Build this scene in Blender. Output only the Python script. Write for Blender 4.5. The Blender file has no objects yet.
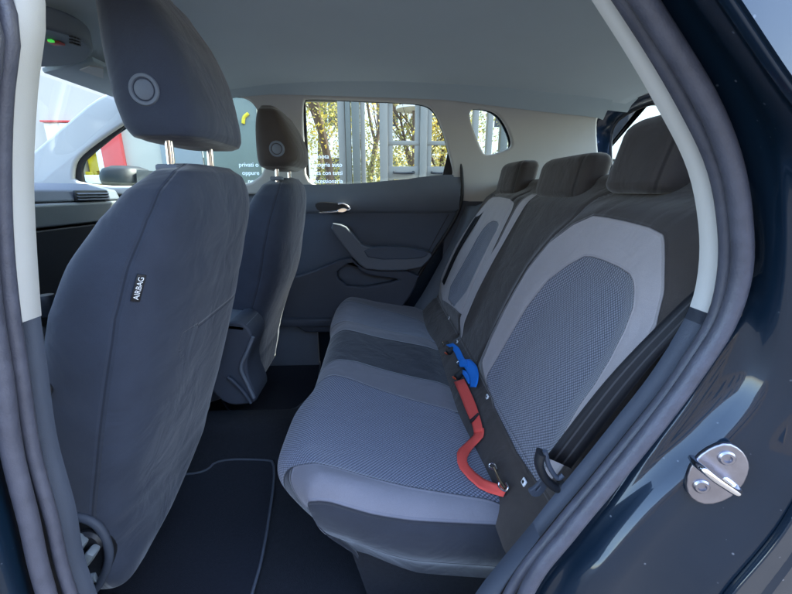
import bpy, bmesh, math, random
from math import sin, cos, pi, radians, sqrt, exp
from mathutils import Vector, Matrix, noise
random.seed(7)
S = bpy.context.scene
COL = S.collection

# ------------------------------------------------------------------ camera
F = 380.0; TH = radians(15.7); YW = radians(2.7); CAM = Vector((0, 0, 1.0))
fw = Vector((sin(YW)*cos(TH), cos(YW)*cos(TH), -sin(TH)))
rt = Vector((cos(YW), -sin(YW), 0)); up = rt.cross(fw)
cd = bpy.data.cameras.new('camera'); cam = bpy.data.objects.new('camera', cd); COL.objects.link(cam)
cd.sensor_width = 36; cd.lens = 36*F/792; cd.clip_start = 0.02; cd.clip_end = 600
cam.matrix_world = Matrix(((rt.x, up.x, -fw.x, CAM.x), (rt.y, up.y, -fw.y, CAM.y), (rt.z, up.z, -fw.z, CAM.z), (0, 0, 0, 1)))
S.camera = cam

def ray(px, py): return fw + rt*(px-396)/F - up*(py-297)/F
def P(px, py, X=None, Y=None, Z=None, pl=None):
    """real point of the car measured from the photo: where the sight line meets a known plane of the car"""
    d = ray(px, py)
    if pl: n = Vector(pl[:3]); t = (pl[3]-n.dot(CAM))/n.dot(d)
    elif X is not None: t = (X-CAM.x)/d.x
    elif Y is not None: t = (Y-CAM.y)/d.y
    else: t = (Z-CAM.z)/d.z
    return CAM + d*t
def PP(pts, **k): return [P(a, b, **k) for a, b in pts]

# ------------------------------------------------------------------ materials
def newmat(name):
    m = bpy.data.materials.new(name); m.use_nodes = True
    nt = m.node_tree; return m, nt, nt.nodes['Principled BSDF']
def node(nt, t, **k):
    n = nt.nodes.new(t)
    for a, b in k.items():
        if a.startswith('i_'): n.inputs[a[2:].replace('_', ' ')].default_value = b
        else: setattr(n, a, b)
    return n
def mat(name, col, rough=.6, metal=0, nscale=30, namt=.12, bump=.0, bscale=400, coat=0, spec=.5, sheen=0, emit=None, es=0, rvar=0, bdist=.001):
    m, nt, b = newmat(name)
    L = nt.links.new
    tc = node(nt, 'ShaderNodeTexCoord')
    n = node(nt, 'ShaderNodeTexNoise'); n.inputs['Scale'].default_value = nscale; n.inputs['Detail'].default_value = 4
    L(tc.outputs['Object'], n.inputs['Vector'])
    mx = node(nt, 'ShaderNodeMixRGB'); mx.blend_type = 'MIX'
    mx.inputs[1].default_value = (*[c*(1-namt) for c in col], 1); mx.inputs[2].default_value = (*[min(1, c*(1+namt)) for c in col], 1)
    L(n.outputs['Fac'], mx.inputs[0]); L(mx.outputs[0], b.inputs['Base Color'])
    b.inputs['Roughness'].default_value = rough; b.inputs['Metallic'].default_value = metal
    b.inputs['Coat Weight'].default_value = coat; b.inputs['Coat Roughness'].default_value = .03
    b.inputs['Specular IOR Level'].default_value = spec; b.inputs['Sheen Weight'].default_value = sheen
    if rvar:
        mr = node(nt, 'ShaderNodeMapRange'); mr.inputs['To Min'].default_value = rough-rvar; mr.inputs['To Max'].default_value = rough+rvar
        L(n.outputs['Fac'], mr.inputs['Value']); L(mr.outputs[0], b.inputs['Roughness'])
    if bump:
        n2 = node(nt, 'ShaderNodeTexNoise'); n2.inputs['Scale'].default_value = bscale; n2.inputs['Detail'].default_value = 3
        L(tc.outputs['Object'], n2.inputs['Vector'])
        bp = node(nt, 'ShaderNodeBump'); bp.inputs['Strength'].default_value = bump; bp.inputs['Distance'].default_value = bdist
        L(n2.outputs['Fac'], bp.inputs['Height']); L(bp.outputs[0], b.inputs['Normal'])
    if emit: b.inputs['Emission Color'].default_value = (*emit, 1); b.inputs['Emission Strength'].default_value = es
    return m

def fabric(name, dark, light=(.3, .29, .33), tex=(.10, .105, .13), tex2=(.30, .31, .36), dots=175):
    """seat cloth: plain dark cloth, light bands where attribute 'light'>0, dotted knit where 'knit'>0, stitched seams at both edges"""
    m, nt, b = newmat(name); L = nt.links.new
    tc = node(nt, 'ShaderNodeTexCoord')
    def math_(op, a, c=None, v=None):
        n = node(nt, 'ShaderNodeMath'); n.operation = op
        L(a, n.inputs[0])
        if c is not None: L(c, n.inputs[1])
        if v is not None: n.inputs[1].default_value = v
        return n.outputs[0]
    def attr(a):
        n = node(nt, 'ShaderNodeAttribute'); n.attribute_name = a; return n.outputs['Fac']
    def step(v, lo=-.0006, hi=.0006):
        n = node(nt, 'ShaderNodeMapRange'); n.inputs['From Min'].default_value = lo; n.inputs['From Max'].default_value = hi
        L(v, n.inputs['Value']); return n.outputs[0]
    def mix(f, a, c):
        n = node(nt, 'ShaderNodeMixRGB'); L(f, n.inputs[0])
        for i, x in ((1, a), (2, c)):
            if isinstance(x, tuple): n.inputs[i].default_value = (*x, 1)
            else: L(x, n.inputs[i])
        return n.outputs[0]
    li, kn, sm = attr('light'), attr('knit'), attr('seam')
    ns = node(nt, 'ShaderNodeTexNoise'); ns.inputs['Scale'].default_value = 14; ns.inputs['Detail'].default_value = 6; L(tc.outputs['Object'], ns.inputs['Vector'])
    # melange fibre noise
    n2 = node(nt, 'ShaderNodeTexNoise'); n2.inputs['Scale'].default_value = 900; n2.inputs['Detail'].default_value = 2; L(tc.outputs['Object'], n2.inputs['Vector'])
    mp = node(nt, 'ShaderNodeMapping'); mp.inputs['Rotation'].default_value = (0, 0, radians(45)); mp.inputs['Scale'].default_value = (dots, dots, dots)
    L(tc.outputs['UV'], mp.inputs['Vector'])
    vo = node(nt, 'ShaderNodeTexVoronoi'); vo.voronoi_dimensions = '2D'; vo.inputs['Randomness'].default_value = .06; vo.inputs['Scale'].default_value = 1
    L(mp.outputs[0], vo.inputs['Vector'])
    dot = step(vo.outputs['Distance'], .46, .26)
    knitc = mix(dot, tex, tex2)
    d2 = tuple(c*1.35 for c in dark)
    base = mix(ns.outputs['Fac'], tuple(c*.8 for c in dark), d2)
    lightc = mix(ns.outputs['Fac'], tuple(c*.9 for c in light), tuple(c*1.08 for c in light))
    c = mix(step(li), base, lightc); c = mix(step(kn), c, knitc)
    fib = node(nt, 'ShaderNodeMixRGB'); fib.blend_type = 'MULTIPLY'; fib.inputs[0].default_value = .55
    cr = node(nt, 'ShaderNodeMapRange'); cr.inputs['To Min'].default_value = .55; cr.inputs['To Max'].default_value = 1.4
    L(n2.outputs['Fac'], cr.inputs['Value']); L(c, fib.inputs[1]); L(cr.outputs[0], fib.inputs[2])
    # seams
    def near(v, w): return step(math_('ABSOLUTE', v), w, w*.35)
    s = math_('MAXIMUM', math_('MAXIMUM', near(li, .0022), near(kn, .0022)), near(sm, .0022))
    c2 = node(nt, 'ShaderNodeMixRGB'); c2.blend_type = 'MULTIPLY'; L(math_('MULTIPLY', s, v=.55), c2.inputs[0]); L(fib.outputs[0], c2.inputs[1]); c2.inputs[2].default_value = (.15, .15, .17, 1)
    L(c2.outputs[0], b.inputs['Base Color'])
    b.inputs['Roughness'].default_value = .85; b.inputs['Sheen Weight'].default_value = .35; b.inputs['Sheen Roughness'].default_value = .4; b.inputs['Specular IOR Level'].default_value = .25
    groove = math_('MAXIMUM', math_('MAXIMUM', near(li, .006), near(kn, .006)), near(sm, .006))
    h = math_('MULTIPLY', groove, v=-1.6)
    kd = math_('MULTIPLY', dot, step(kn)); kd = math_('MULTIPLY', kd, v=.5)
    h = math_('ADD', h, kd)
    h = math_('ADD', h, math_('MULTIPLY', n2.outputs['Fac'], v=.25))
    n3 = node(nt, 'ShaderNodeTexNoise'); n3.inputs['Scale'].default_value = 9; n3.inputs['Detail'].default_value = 3; n3.inputs['Distortion'].default_value = .6; L(tc.outputs['Object'], n3.inputs['Vector'])
    h = math_('ADD', h, math_('MULTIPLY', n3.outputs['Fac'], v=6.))
    bp = node(nt, 'ShaderNodeBump'); bp.inputs['Strength'].default_value = .8; bp.inputs['Distance'].default_value = .0016
    L(h, bp.inputs['Height']); L(bp.outputs[0], b.inputs['Normal'])
    return m

def glass(name, tint=(.9, .95, .93), alpha=.025, rough=0.):
    m, nt, b = newmat(name); L = nt.links.new
    tr = node(nt, 'ShaderNodeBsdfTransparent'); tr.inputs[0].default_value = (*tint, 1)
    gl = node(nt, 'ShaderNodeBsdfGlossy'); gl.inputs['Roughness'].default_value = rough
    ge = node(nt, 'ShaderNodeNewGeometry'); dp = node(nt, 'ShaderNodeVectorMath'); dp.operation = 'DOT_PRODUCT'; L(ge.outputs['Incoming'], dp.inputs[0]); L(ge.outputs['Normal'], dp.inputs[1])
    def mt(op, a, v=None):
        n = node(nt, 'ShaderNodeMath'); n.operation = op; L(a, n.inputs[0])
        if v is not None: n.inputs[1].default_value = v
        return n
    ab = mt('ABSOLUTE', dp.outputs['Value']); su = mt('SUBTRACT', ab.outputs[0], 1.0); ab2 = mt('ABSOLUTE', su.outputs[0]); pw_ = mt('POWER', ab2.outputs[0], 5.0)
    ad = mt('ADD', pw_.outputs[0], alpha); ad.use_clamp = True
    mx = node(nt, 'ShaderNodeMixShader'); L(ad.outputs[0], mx.inputs[0]); L(tr.outputs[0], mx.inputs[1]); L(gl.outputs[0], mx.inputs[2])
    L(mx.outputs[0], nt.nodes['Material Output'].inputs[0]); return m

def paint(name, col):
    m, nt, b = newmat(name); L = nt.links.new
    tc = node(nt, 'ShaderNodeTexCoord')
    vo = node(nt, 'ShaderNodeTexVoronoi'); vo.inputs['Scale'].default_value = 55; L(tc.outputs['Object'], vo.inputs['Vector'])
    lt = node(nt, 'ShaderNodeMapRange'); lt.inputs['From Min'].default_value = .10; lt.inputs['From Max'].default_value = .05
    L(vo.outputs['Distance'], lt.inputs['Value'])
    nz = node(nt, 'ShaderNodeTexNoise'); nz.inputs['Scale'].default_value = 25; nz.inputs['Detail'].default_value = 5; L(tc.outputs['Object'], nz.inputs['Vector'])
    sp = node(nt, 'ShaderNodeMapRange'); sp.inputs['From Min'].default_value = .50; sp.inputs['From Max'].default_value = .56; L(nz.outputs['Fac'], sp.inputs['Value'])
    mu = node(nt, 'ShaderNodeMath'); mu.operation = 'MULTIPLY'; L(lt.outputs[0], mu.inputs[0]); L(sp.outputs[0], mu.inputs[1])
    mu2 = node(nt, 'ShaderNodeMath'); mu2.operation = 'MULTIPLY'; L(mu.outputs[0], mu2.inputs[0]); mu2.inputs[1].default_value = .5
    mx = node(nt, 'ShaderNodeMixRGB'); mx.inputs[1].default_value = (*col, 1); mx.inputs[2].default_value = (.3, .33, .38, 1); L(mu2.outputs[0], mx.inputs[0])
    L(mx.outputs[0], b.inputs['Base Color'])
    b.inputs['Metallic'].default_value = .35; b.inputs['Coat IOR'].default_value = 1.5; b.inputs['Specular IOR Level'].default_value = .2; b.inputs['Coat Weight'].default_value = .8; b.inputs['Coat Roughness'].default_value = .02
    rr = node(nt, 'ShaderNodeMapRange'); rr.inputs['To Min'].default_value = .3; rr.inputs['To Max'].default_value = .5; L(nz.outputs['Fac'], rr.inputs['Value']); L(rr.outputs[0], b.inputs['Roughness'])
    wob = node(nt, 'ShaderNodeTexNoise'); wob.inputs['Scale'].default_value = 9; L(tc.outputs['Object'], wob.inputs['Vector'])
    bp = node(nt, 'ShaderNodeBump'); bp.inputs['Strength'].default_value = .25; bp.inputs['Distance'].default_value = .004; L(wob.outputs['Fac'], bp.inputs['Height'])
    L(bp.outputs[0], b.inputs['Coat Normal'])
    return m

def webbing(name, col):
    m, nt, b = newmat(name); L = nt.links.new
    tc = node(nt, 'ShaderNodeTexCoord')
    wv = node(nt, 'ShaderNodeTexWave'); wv.wave_type = 'BANDS'; wv.bands_direction = 'Y'; wv.inputs['Scale'].default_value = 260; L(tc.outputs['UV'], wv.inputs['Vector'])
    w2 = node(nt, 'ShaderNodeTexWave'); w2.wave_type = 'BANDS'; w2.bands_direction = 'X'; w2.inputs['Scale'].default_value = 60; L(tc.outputs['UV'], w2.inputs['Vector'])
    ad = node(nt, 'ShaderNodeMath'); ad.operation = 'ADD'; L(wv.outputs['Fac'], ad.inputs[0]); L(w2.outputs['Fac'], ad.inputs[1])
    mr = node(nt, 'ShaderNodeMapRange'); mr.inputs['From Max'].default_value = 2; L(ad.outputs[0], mr.inputs['Value'])
    mx = node(nt, 'ShaderNodeMixRGB'); mx.inputs[1].default_value = (*[c*.88 for c in col], 1); mx.inputs[2].default_value = (*[min(1, c*1.15) for c in col], 1); L(mr.outputs[0], mx.inputs[0])
    L(mx.outputs[0], b.inputs['Base Color']); b.inputs['Roughness'].default_value = .5
    bp = node(nt, 'ShaderNodeBump'); bp.inputs['Strength'].default_value = .5; bp.inputs['Distance'].default_value = .0006; L(ad.outputs[0], bp.inputs['Height']); L(bp.outputs[0], b.inputs['Normal'])
    return m

M_rearcloth = fabric('seat_cloth_rear_warmlit', (.052, .043, .039), light=(.42, .375, .375))  # black rear cloth with warm window light put into the colour
M_cushcloth = fabric('seat_cloth_cushion_skylit', (.027, .030, .040), light=(.185, .18, .205), tex=(.085, .094, .13), tex2=(.27, .285, .36))  # same cloth for the cushion, cooler and darker: lighting difference put into colour
M_frontcloth = fabric('seat_cloth_front', (.036, .043, .062))
M_head = mat('headliner_cloth', (.40, .475, .51), .95, nscale=6, namt=.05, bump=.5, bscale=600, sheen=.3)
M_trim = mat('pale_pillar_trim', (.50, .49, .46), .7, nscale=8, namt=.04, bump=.25, bscale=900)
M_dtrim = mat('dark_grained_trim', (.046, .056, .078), .6, nscale=20, namt=.1, bump=.5, bscale=1100)
M_gtrim = mat('grey_grained_trim', (.125, .145, .175), .6, nscale=15, namt=.08, bump=.5, bscale=1000)
M_insert = mat('door_insert', (.058, .078, .112), .55, nscale=12, namt=.1, bump=.5, bscale=900)
M_silver = mat('silver_dash_trim', (.22, .24, .25), .4, metal=.3, nscale=40, namt=.05)
M_black = mat('black_plastic', (.012, .013, .016), .5, nscale=60, namt=.3, bump=.3, bscale=700)
M_rubber = mat('rubber_seal', (.066, .068, .088), .45, nscale=45, namt=.35, bump=.5, bscale=420, rvar=.15)
M_brubber = mat('black_rubber', (.01, .01, .011), .6, nscale=50, namt=.2)
M_chrome = mat('chrome', (.75, .75, .78), .12, metal=1, nscale=50, namt=.03)
M_steel = mat('zinc_steel', (.36, .35, .39), .35, metal=1, nscale=60, namt=.2, bump=.3, bscale=160, rvar=.1)
M_carpet = mat('carpet', (.013, .015, .021), .95, nscale=120, namt=.5, bump=1, bscale=500, bdist=.003)
M_mat = mat('mat_pile', (.010, .013, .023), .95, nscale=150, namt=.5, bump=1, bscale=700, bdist=.003)
M_pipe = mat('mat_binding', (.07, .08, .10), .8)
M_paint = paint('dark_blue_paint', (.005, .016, .032))
M_glass = glass('clear_glass'); M_tint = glass('greenish_glass', (.86, .93, .90), .03)
M_mirrorg = glass('quarter_glass', (.25, .28, .3), .5)
M_red = webbing('red_webbing', (1, .105, .08)); M_blue = webbing('blue_webbing', (.012, .24, .85))
M_belt = None
M_white = mat('white_print', (.85, .85, .85), .5)
M_tag = mat('black_tag', (.008, .008, .01), .6)
M_knob = mat('satin_knob', (.20, .23, .25), .35, metal=.2)
M_orange = mat('buckle_release_red', (.7, .09, .03), .4)

def beltmat():
    m, nt, b = newmat('seat_belt_webbing'); L = nt.links.new
    tc = node(nt, 'ShaderNodeTexCoord')
    sx = node(nt, 'ShaderNodeSeparateXYZ'); L(tc.outputs['UV'], sx.inputs[0])
    w = node(nt, 'ShaderNodeValToRGB'); L(sx.outputs[0], w.inputs[0]); cr_ = w.color_ramp
    cr_.elements[0].position = 0; cr_.elements[0].color = (.3, .3, .3, 1); cr_.elements[1].position = .06; cr_.elements[1].color = (0, 0, 0, 1)
    for p_, v_ in ((.28, 0), (.30, .7), (.35, .7), (.37, 0), (.62, 0), (.64, .6), (.69, .6), (.71, 0), (.95, 0), (1, .3)):
        e_ = cr_.elements.new(p_); e_.color = (v_, v_, v_, 1)
    w2 = node(nt, 'ShaderNodeTexWave'); w2.bands_direction = 'Y'; w2.inputs['Scale'].default_value = 220; L(tc.outputs['UV'], w2.inputs['Vector'])
    mx = node(nt, 'ShaderNodeMixRGB'); mx.inputs[1].default_value = (.007, .007, .009, 1); mx.inputs[2].default_value = (.06, .058, .06, 1); L(w.outputs['Color'], mx.inputs[0])
    L(mx.outputs[0], b.inputs['Base Color']); b.inputs['Roughness'].default_value = .55; b.inputs['Specular IOR Level'].default_value = .3
    bp = node(nt, 'ShaderNodeBump'); bp.inputs['Strength'].default_value = .4; bp.inputs['Distance'].default_value = .0006; L(w2.outputs['Fac'], bp.inputs['Height']); L(bp.outputs[0], b.inputs['Normal'])
    return m
M_belt = beltmat()

# ------------------------------------------------------------------ object helpers
def tag(o, label=None, cat=None, group=None, kind=None):
    if label: o['label'] = label
    if cat: o['category'] = cat
    if group: o['group'] = group
    if kind: o['kind'] = kind
    return o
def link(name, me, m, parent=None, smooth=True, ang=None):
    o = bpy.data.objects.new(name, me); COL.objects.link(o)
    if m is not None:
        me.materials.clear(); me.materials.append(m)
    if smooth:
        for p in me.polygons: p.use_smooth = True
        if ang: me.set_sharp_from_angle(angle=radians(ang))
    if parent: adopt(o, parent)
    return o
def adopt(o, parent):
    o.parent = parent
    mw = Matrix.Translation(parent.location) if parent.parent is None else Matrix.Translation(parent.parent.location) @ parent.matrix_parent_inverse @ Matrix.Translation(parent.location)
    o.matrix_parent_inverse = mw.inverted()
def empty(name, loc):
    o = bpy.data.objects.new(name, None); COL.objects.link(o); o.location = loc; o.empty_display_size = .1; return o
def mesh(name, vs, fs, m, parent=None, smooth=True, ang=None):
    me = bpy.data.meshes.new(name); me.from_pydata([tuple(v) for v in vs], [], fs); me.validate(); me.update()
    return link(name, me, m, parent, smooth, ang)
def rot_box(bm, c, size, rot=None, bev=0, seg=2):
    r = bmesh.ops.create_cube(bm, size=1)
    vs = r['verts']
    bmesh.ops.scale(bm, vec=size, verts=vs)
    if bev:
        es = list({e for v in vs for e in v.link_edges})
        rr = bmesh.ops.bevel(bm, geom=es, offset=bev, segments=seg, affect='EDGES', profile=.5)
        vs = list({v for f in rr['faces'] for v in f.verts} | {v for v in vs if v.is_valid})
    Mx = Matrix.Translation(c) @ (rot.to_4x4() if rot else Matrix.Identity(4))
    bmesh.ops.transform(bm, matrix=Mx, verts=vs)
def box(name, c, size, m, parent=None, bev=.003, rot=None, ang=40):
    bm = bmesh.new(); rot_box(bm, Vector(c), size, rot, bev)
    me = bpy.data.meshes.new(name); bm.to_mesh(me); bm.free()
    return link(name, me, m, parent, True, ang)
def boxes(name, lst, m, parent=None, bev=.003, ang=40):
    bm = bmesh.new()
    for it in lst: rot_box(bm, Vector(it[0]), it[1], it[2] if len(it) > 2 else None, bev)
    me = bpy.data.meshes.new(name); bm.to_mesh(me); bm.free()
    return link(name, me, m, parent, True, ang)
def crom(pts, n=8, closed=False):
    pts = [Vector(p) for p in pts]; N = len(pts); out = []
    rng = range(N) if closed else range(N-1)
    for i in rng:
        if closed: a, b, c, d = pts[(i-1) % N], pts[i], pts[(i+1) % N], pts[(i+2) % N]
        else:
            b, c = pts[i], pts[i+1]; a = pts[i-1] if i else b*2-c; d = pts[i+2] if i+2 < N else c*2-b
        for k in range(n):
            t = k/n
            out.append(.5*((2*b)+(-a+c)*t+(2*a-5*b+4*c-d)*t*t+(-a+3*b-3*c+d)*t*t*t))
    if not closed: out.append(pts[-1])
    return out
def tube(name, pts, r, m, parent=None, closed=False, seg=12, smooth_n=6, sx=1, radii=None):
    pts = crom(pts, smooth_n, closed) if smooth_n else [Vector(p) for p in pts]
    N = len(pts); vs = []; fs = []; ref = None
    for i, p in enumerate(pts):
        a = pts[(i-1) % N] if (closed or i) else p; b = pts[(i+1) % N] if (closed or i < N-1) else p
        t = (b-a).normalized()
        if ref is None: ref = Vector((0, 0, 1)) if abs(t.z) < .9 else Vector((1, 0, 0))
        u = (ref - t*ref.dot(t)).normalized(); ref = u; w = t.cross(u)
        rr = r if radii is None else r*radii(i/(N-1))
        for k in range(seg):
            f = 2*pi*k/seg; vs.append(p + u*cos(f)*rr + w*sin(f)*rr*sx)
    for i in range(N if closed else N-1):
        for k in range(seg):
            a = i*seg+k; b = i*seg+(k+1) % seg; c = ((i+1) % N)*seg+(k+1) % seg; d = ((i+1) % N)*seg+k
            fs.append((a, b, c, d))
    if not closed: fs.append(tuple(range(seg))[::-1]); fs.append(tuple((N-1)*seg+k for k in range(seg)))
    return mesh(name, vs, fs, m, parent, True, 60)
def loft(name, rows, m, parent=None, closed=False, thick=0, ang=None, flip=False):
    n = len(rows[0]); vs = [p for r in rows for p in r]; fs = []
    for i in range(len(rows)-1):
        for k in range(n if closed else n-1):
            f = (i*n+k, i*n+(k+1) % n, (i+1)*n+(k+1) % n, (i+1)*n+k)
            fs.append(f[::-1] if flip else f)
    o = mesh(name, vs, fs, m, parent, True, ang)
    if thick:
        s = o.modifiers.new('solid', 'SOLIDIFY'); s.thickness = thick; s.offset = 0
    return o
def chaikin(poly, it=2, closed=True):
    for _ in range(it):
        out = []; N = len(poly)
        for i in range(N if closed else N-1):
            a, b = Vector(poly[i]), Vector(poly[(i+1) % N])
            out += [a*.75+b*.25, a*.25+b*.75]
        if not closed: out = [Vector(poly[0])]+out+[Vector(poly[-1])]
        poly = out
    return poly
def plate(name, outer, holes, frame, thick, m, parent=None, bev=.004, smooth=2, res=2):
    """flat panel with holes; frame = (origin, ux, uy); outlines are world points on that plane; thickness grows both ways"""
    o0, ux, uy = frame; ux = Vector(ux).normalized(); uy = Vector(uy); uy = (uy-ux*uy.dot(ux)).normalized(); n = ux.cross(uy)
    cu = bpy.data.curves.new(name, 'CURVE'); cu.dimensions = '2D'; cu.fill_mode = 'BOTH'
    for poly in [outer]+list(holes):
        pts = [(Vector(p)-o0) for p in poly]
        pts = [Vector((p.dot(ux), p.dot(uy), 0)) for p in pts]
        if smooth: pts = chaikin(pts, smooth)
        sp = cu.splines.new('POLY'); sp.points.add(len(pts)-1); sp.use_cyclic_u = True
        for i, p in enumerate(pts): sp.points[i].co = (p.x, p.y, 0, 1)
    cu.extrude = max(thick/2-bev, .0001); cu.bevel_depth = bev; cu.bevel_resolution = res
    tmp = bpy.data.objects.new('tmp', cu); COL.objects.link(tmp)
    dg = bpy.context.evaluated_depsgraph_get(); me = bpy.data.meshes.new_from_object(tmp.evaluated_get(dg))
    bpy.data.objects.remove(tmp)
    Mx = Matrix(((ux.x, uy.x, n.x, o0.x), (ux.y, uy.y, n.y, o0.y), (ux.z, uy.z, n.z, o0.z), (0, 0, 0, 1)))
    me.transform(Mx); me.update(); me.name = name
    return link(name, me, m, parent, True, 35)
def yplate(name, outer, holes, y, thick, m, parent=None, **k):
    return plate(name, outer, holes, (Vector((0, y, 0)), (1, 0, 0), (0, 0, 1)), thick, m, parent, **k)
def text(name, s, loc, h, ux, uz, m, parent=None, depth=.0004, align='LEFT'):
    cu = bpy.data.curves.new(name, 'FONT'); cu.body = s; cu.size = h*1.4; cu.extrude = depth; cu.align_x = align; cu.align_y = 'CENTER'
    tmp = bpy.data.objects.new('tmp', cu); COL.objects.link(tmp)
    dg = bpy.context.evaluated_depsgraph_get(); me = bpy.data.meshes.new_from_object(tmp.evaluated_get(dg)); bpy.data.objects.remove(tmp)
    ux = Vector(ux).normalized(); uz = Vector(uz); uz = (uz-ux*uz.dot(ux)).normalized(); n = ux.cross(uz)
    me.transform(Matrix(((ux.x, uz.x, n.x, loc[0]), (ux.y, uz.y, n.y, loc[1]), (ux.z, uz.z, n.z, loc[2]), (0, 0, 0, 1))))
    return link(name, me, m, parent, False)
def lathe(name, c, axis, prof, m, parent=None, seg=32, ang=35):
    """prof: list of (radius, height along axis)"""
    ax = Vector(axis).normalized(); u = ax.orthogonal().normalized(); w = ax.cross(u); vs = []; fs = []
    for r, h in prof:
        for k in range(seg):
            f = 2*pi*k/seg; vs.append(Vector(c)+ax*h+(u*cos(f)+w*sin(f))*r)
    for i in range(len(prof)-1):
        for k in range(seg): fs.append((i*seg+k, i*seg+(k+1) % seg, (i+1)*seg+(k+1) % seg, (i+1)*seg+k))
    fs.append(tuple(range(seg))[::-1]); fs.append(tuple((len(prof)-1)*seg+k for k in range(seg)))
    return mesh(name, vs, fs, m, parent, True, ang)
def sdpoly(p, poly):
    """signed distance to a closed 2-D polygon, positive inside"""
    x, y = p; d = 1e9; ins = False; N = len(poly)
    for i in range(N):
        x0, y0 = poly[i][0], poly[i][1]; x1, y1 = poly[(i+1) % N][0], poly[(i+1) % N][1]
        ex, ey = x1-x0, y1-y0; l = ex*ex+ey*ey
        t = 0 if l == 0 else max(0, min(1, ((x-x0)*ex+(y-y0)*ey)/l))
        dd = (x-x0-t*ex)**2+(y-y0-t*ey)**2
        if dd < d: d = dd
        if (y0 > y) != (y1 > y) and x < (x1-x0)*(y-y0)/(y1-y0)+x0: ins = not ins
    return sqrt(d) if ins else -sqrt(d)
def sdline(p, line):
    """signed distance to an open 2-D polyline (side gives the sign)"""
    x, y = p; d = 1e9; sg = 1
    for i in range(len(line)-1):
        x0, y0 = line[i][0], line[i][1]; x1, y1 = line[i+1][0], line[i+1][1]
        ex, ey = x1-x0, y1-y0; l = ex*ex+ey*ey; t = max(0, min(1, ((x-x0)*ex+(y-y0)*ey)/l))
        dx, dy = x-x0-t*ex, y-y0-t*ey; dd = dx*dx+dy*dy
        if dd < d: d = dd; sg = 1 if ex*dy-ey*dx > 0 else -1
    return sg*sqrt(d)
def fattr(me, name, vals):
    a = me.attributes.new(name, 'FLOAT', 'POINT'); a.data.foreach_set('value', vals)
def uvmap(me, uv):
    l = me.uv_layers.new(name='UVMap')
    for lp in me.loops: l.data[lp.index].uv = uv[lp.vertex_index]
def lerp(a, b, t): return a+(b-a)*t
def interp(tab, x):
    """piecewise-linear with smooth Catmull feel"""
    if x <= tab[0][0]: return tab[0][1:]
    if x >= tab[-1][0]: return tab[-1][1:]
    for i in range(len(tab)-1):
        if tab[i][0] <= x <= tab[i+1][0]:
            t = (x-tab[i][0])/(tab[i+1][0]-tab[i][0])
            p0 = tab[max(i-1, 0)]; p1 = tab[i]; p2 = tab[i+1]; p3 = tab[min(i+2, len(tab)-1)]
            return tuple(.5*(2*b+(-a+c)*t+(2*a-5*b+4*c-d)*t*t+(-a+3*b-3*c+d)*t**3) for a, b, c, d in zip(p0[1:], p1[1:], p2[1:], p3[1:]))
def ss(a, b, x):
    t = max(0, min(1, (x-a)/(b-a))); return t*t*(3-2*t)
def ribbon(name, L_, R_, m, parent=None, thick=.0016, n=6):
    a = crom(L_, n); b = crom(R_, n); W = 5; rows = []
    for p, q in zip(a, b): rows.append([p.lerp(q, k/(W-1)) for k in range(W)])
    vs = [p for r in rows for p in r]; fs = []; uv = []; s = 0
    for i, r in enumerate(rows):
        if i: s += (a[i]-a[i-1]+b[i]-b[i-1]).length/2
        uv += [(k/(W-1), s) for k in range(W)]
        if i:
            for k in range(W-1): fs.append(((i-1)*W+k, (i-1)*W+k+1, i*W+k+1, i*W+k))
    o = mesh(name, vs, fs, m, parent, True); uvmap(o.data, uv)
    sd = o.modifiers.new('solid', 'SOLIDIFY'); sd.thickness = thick; sd.offset = 0
    return o
#SPLIT
# ------------------------------------------------------------------ THE CAR
car = empty('car', (0, 1.22, -.33))
tag(car, 'dark blue car seen through its open rear door, grey and black cloth interior', 'car')

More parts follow.
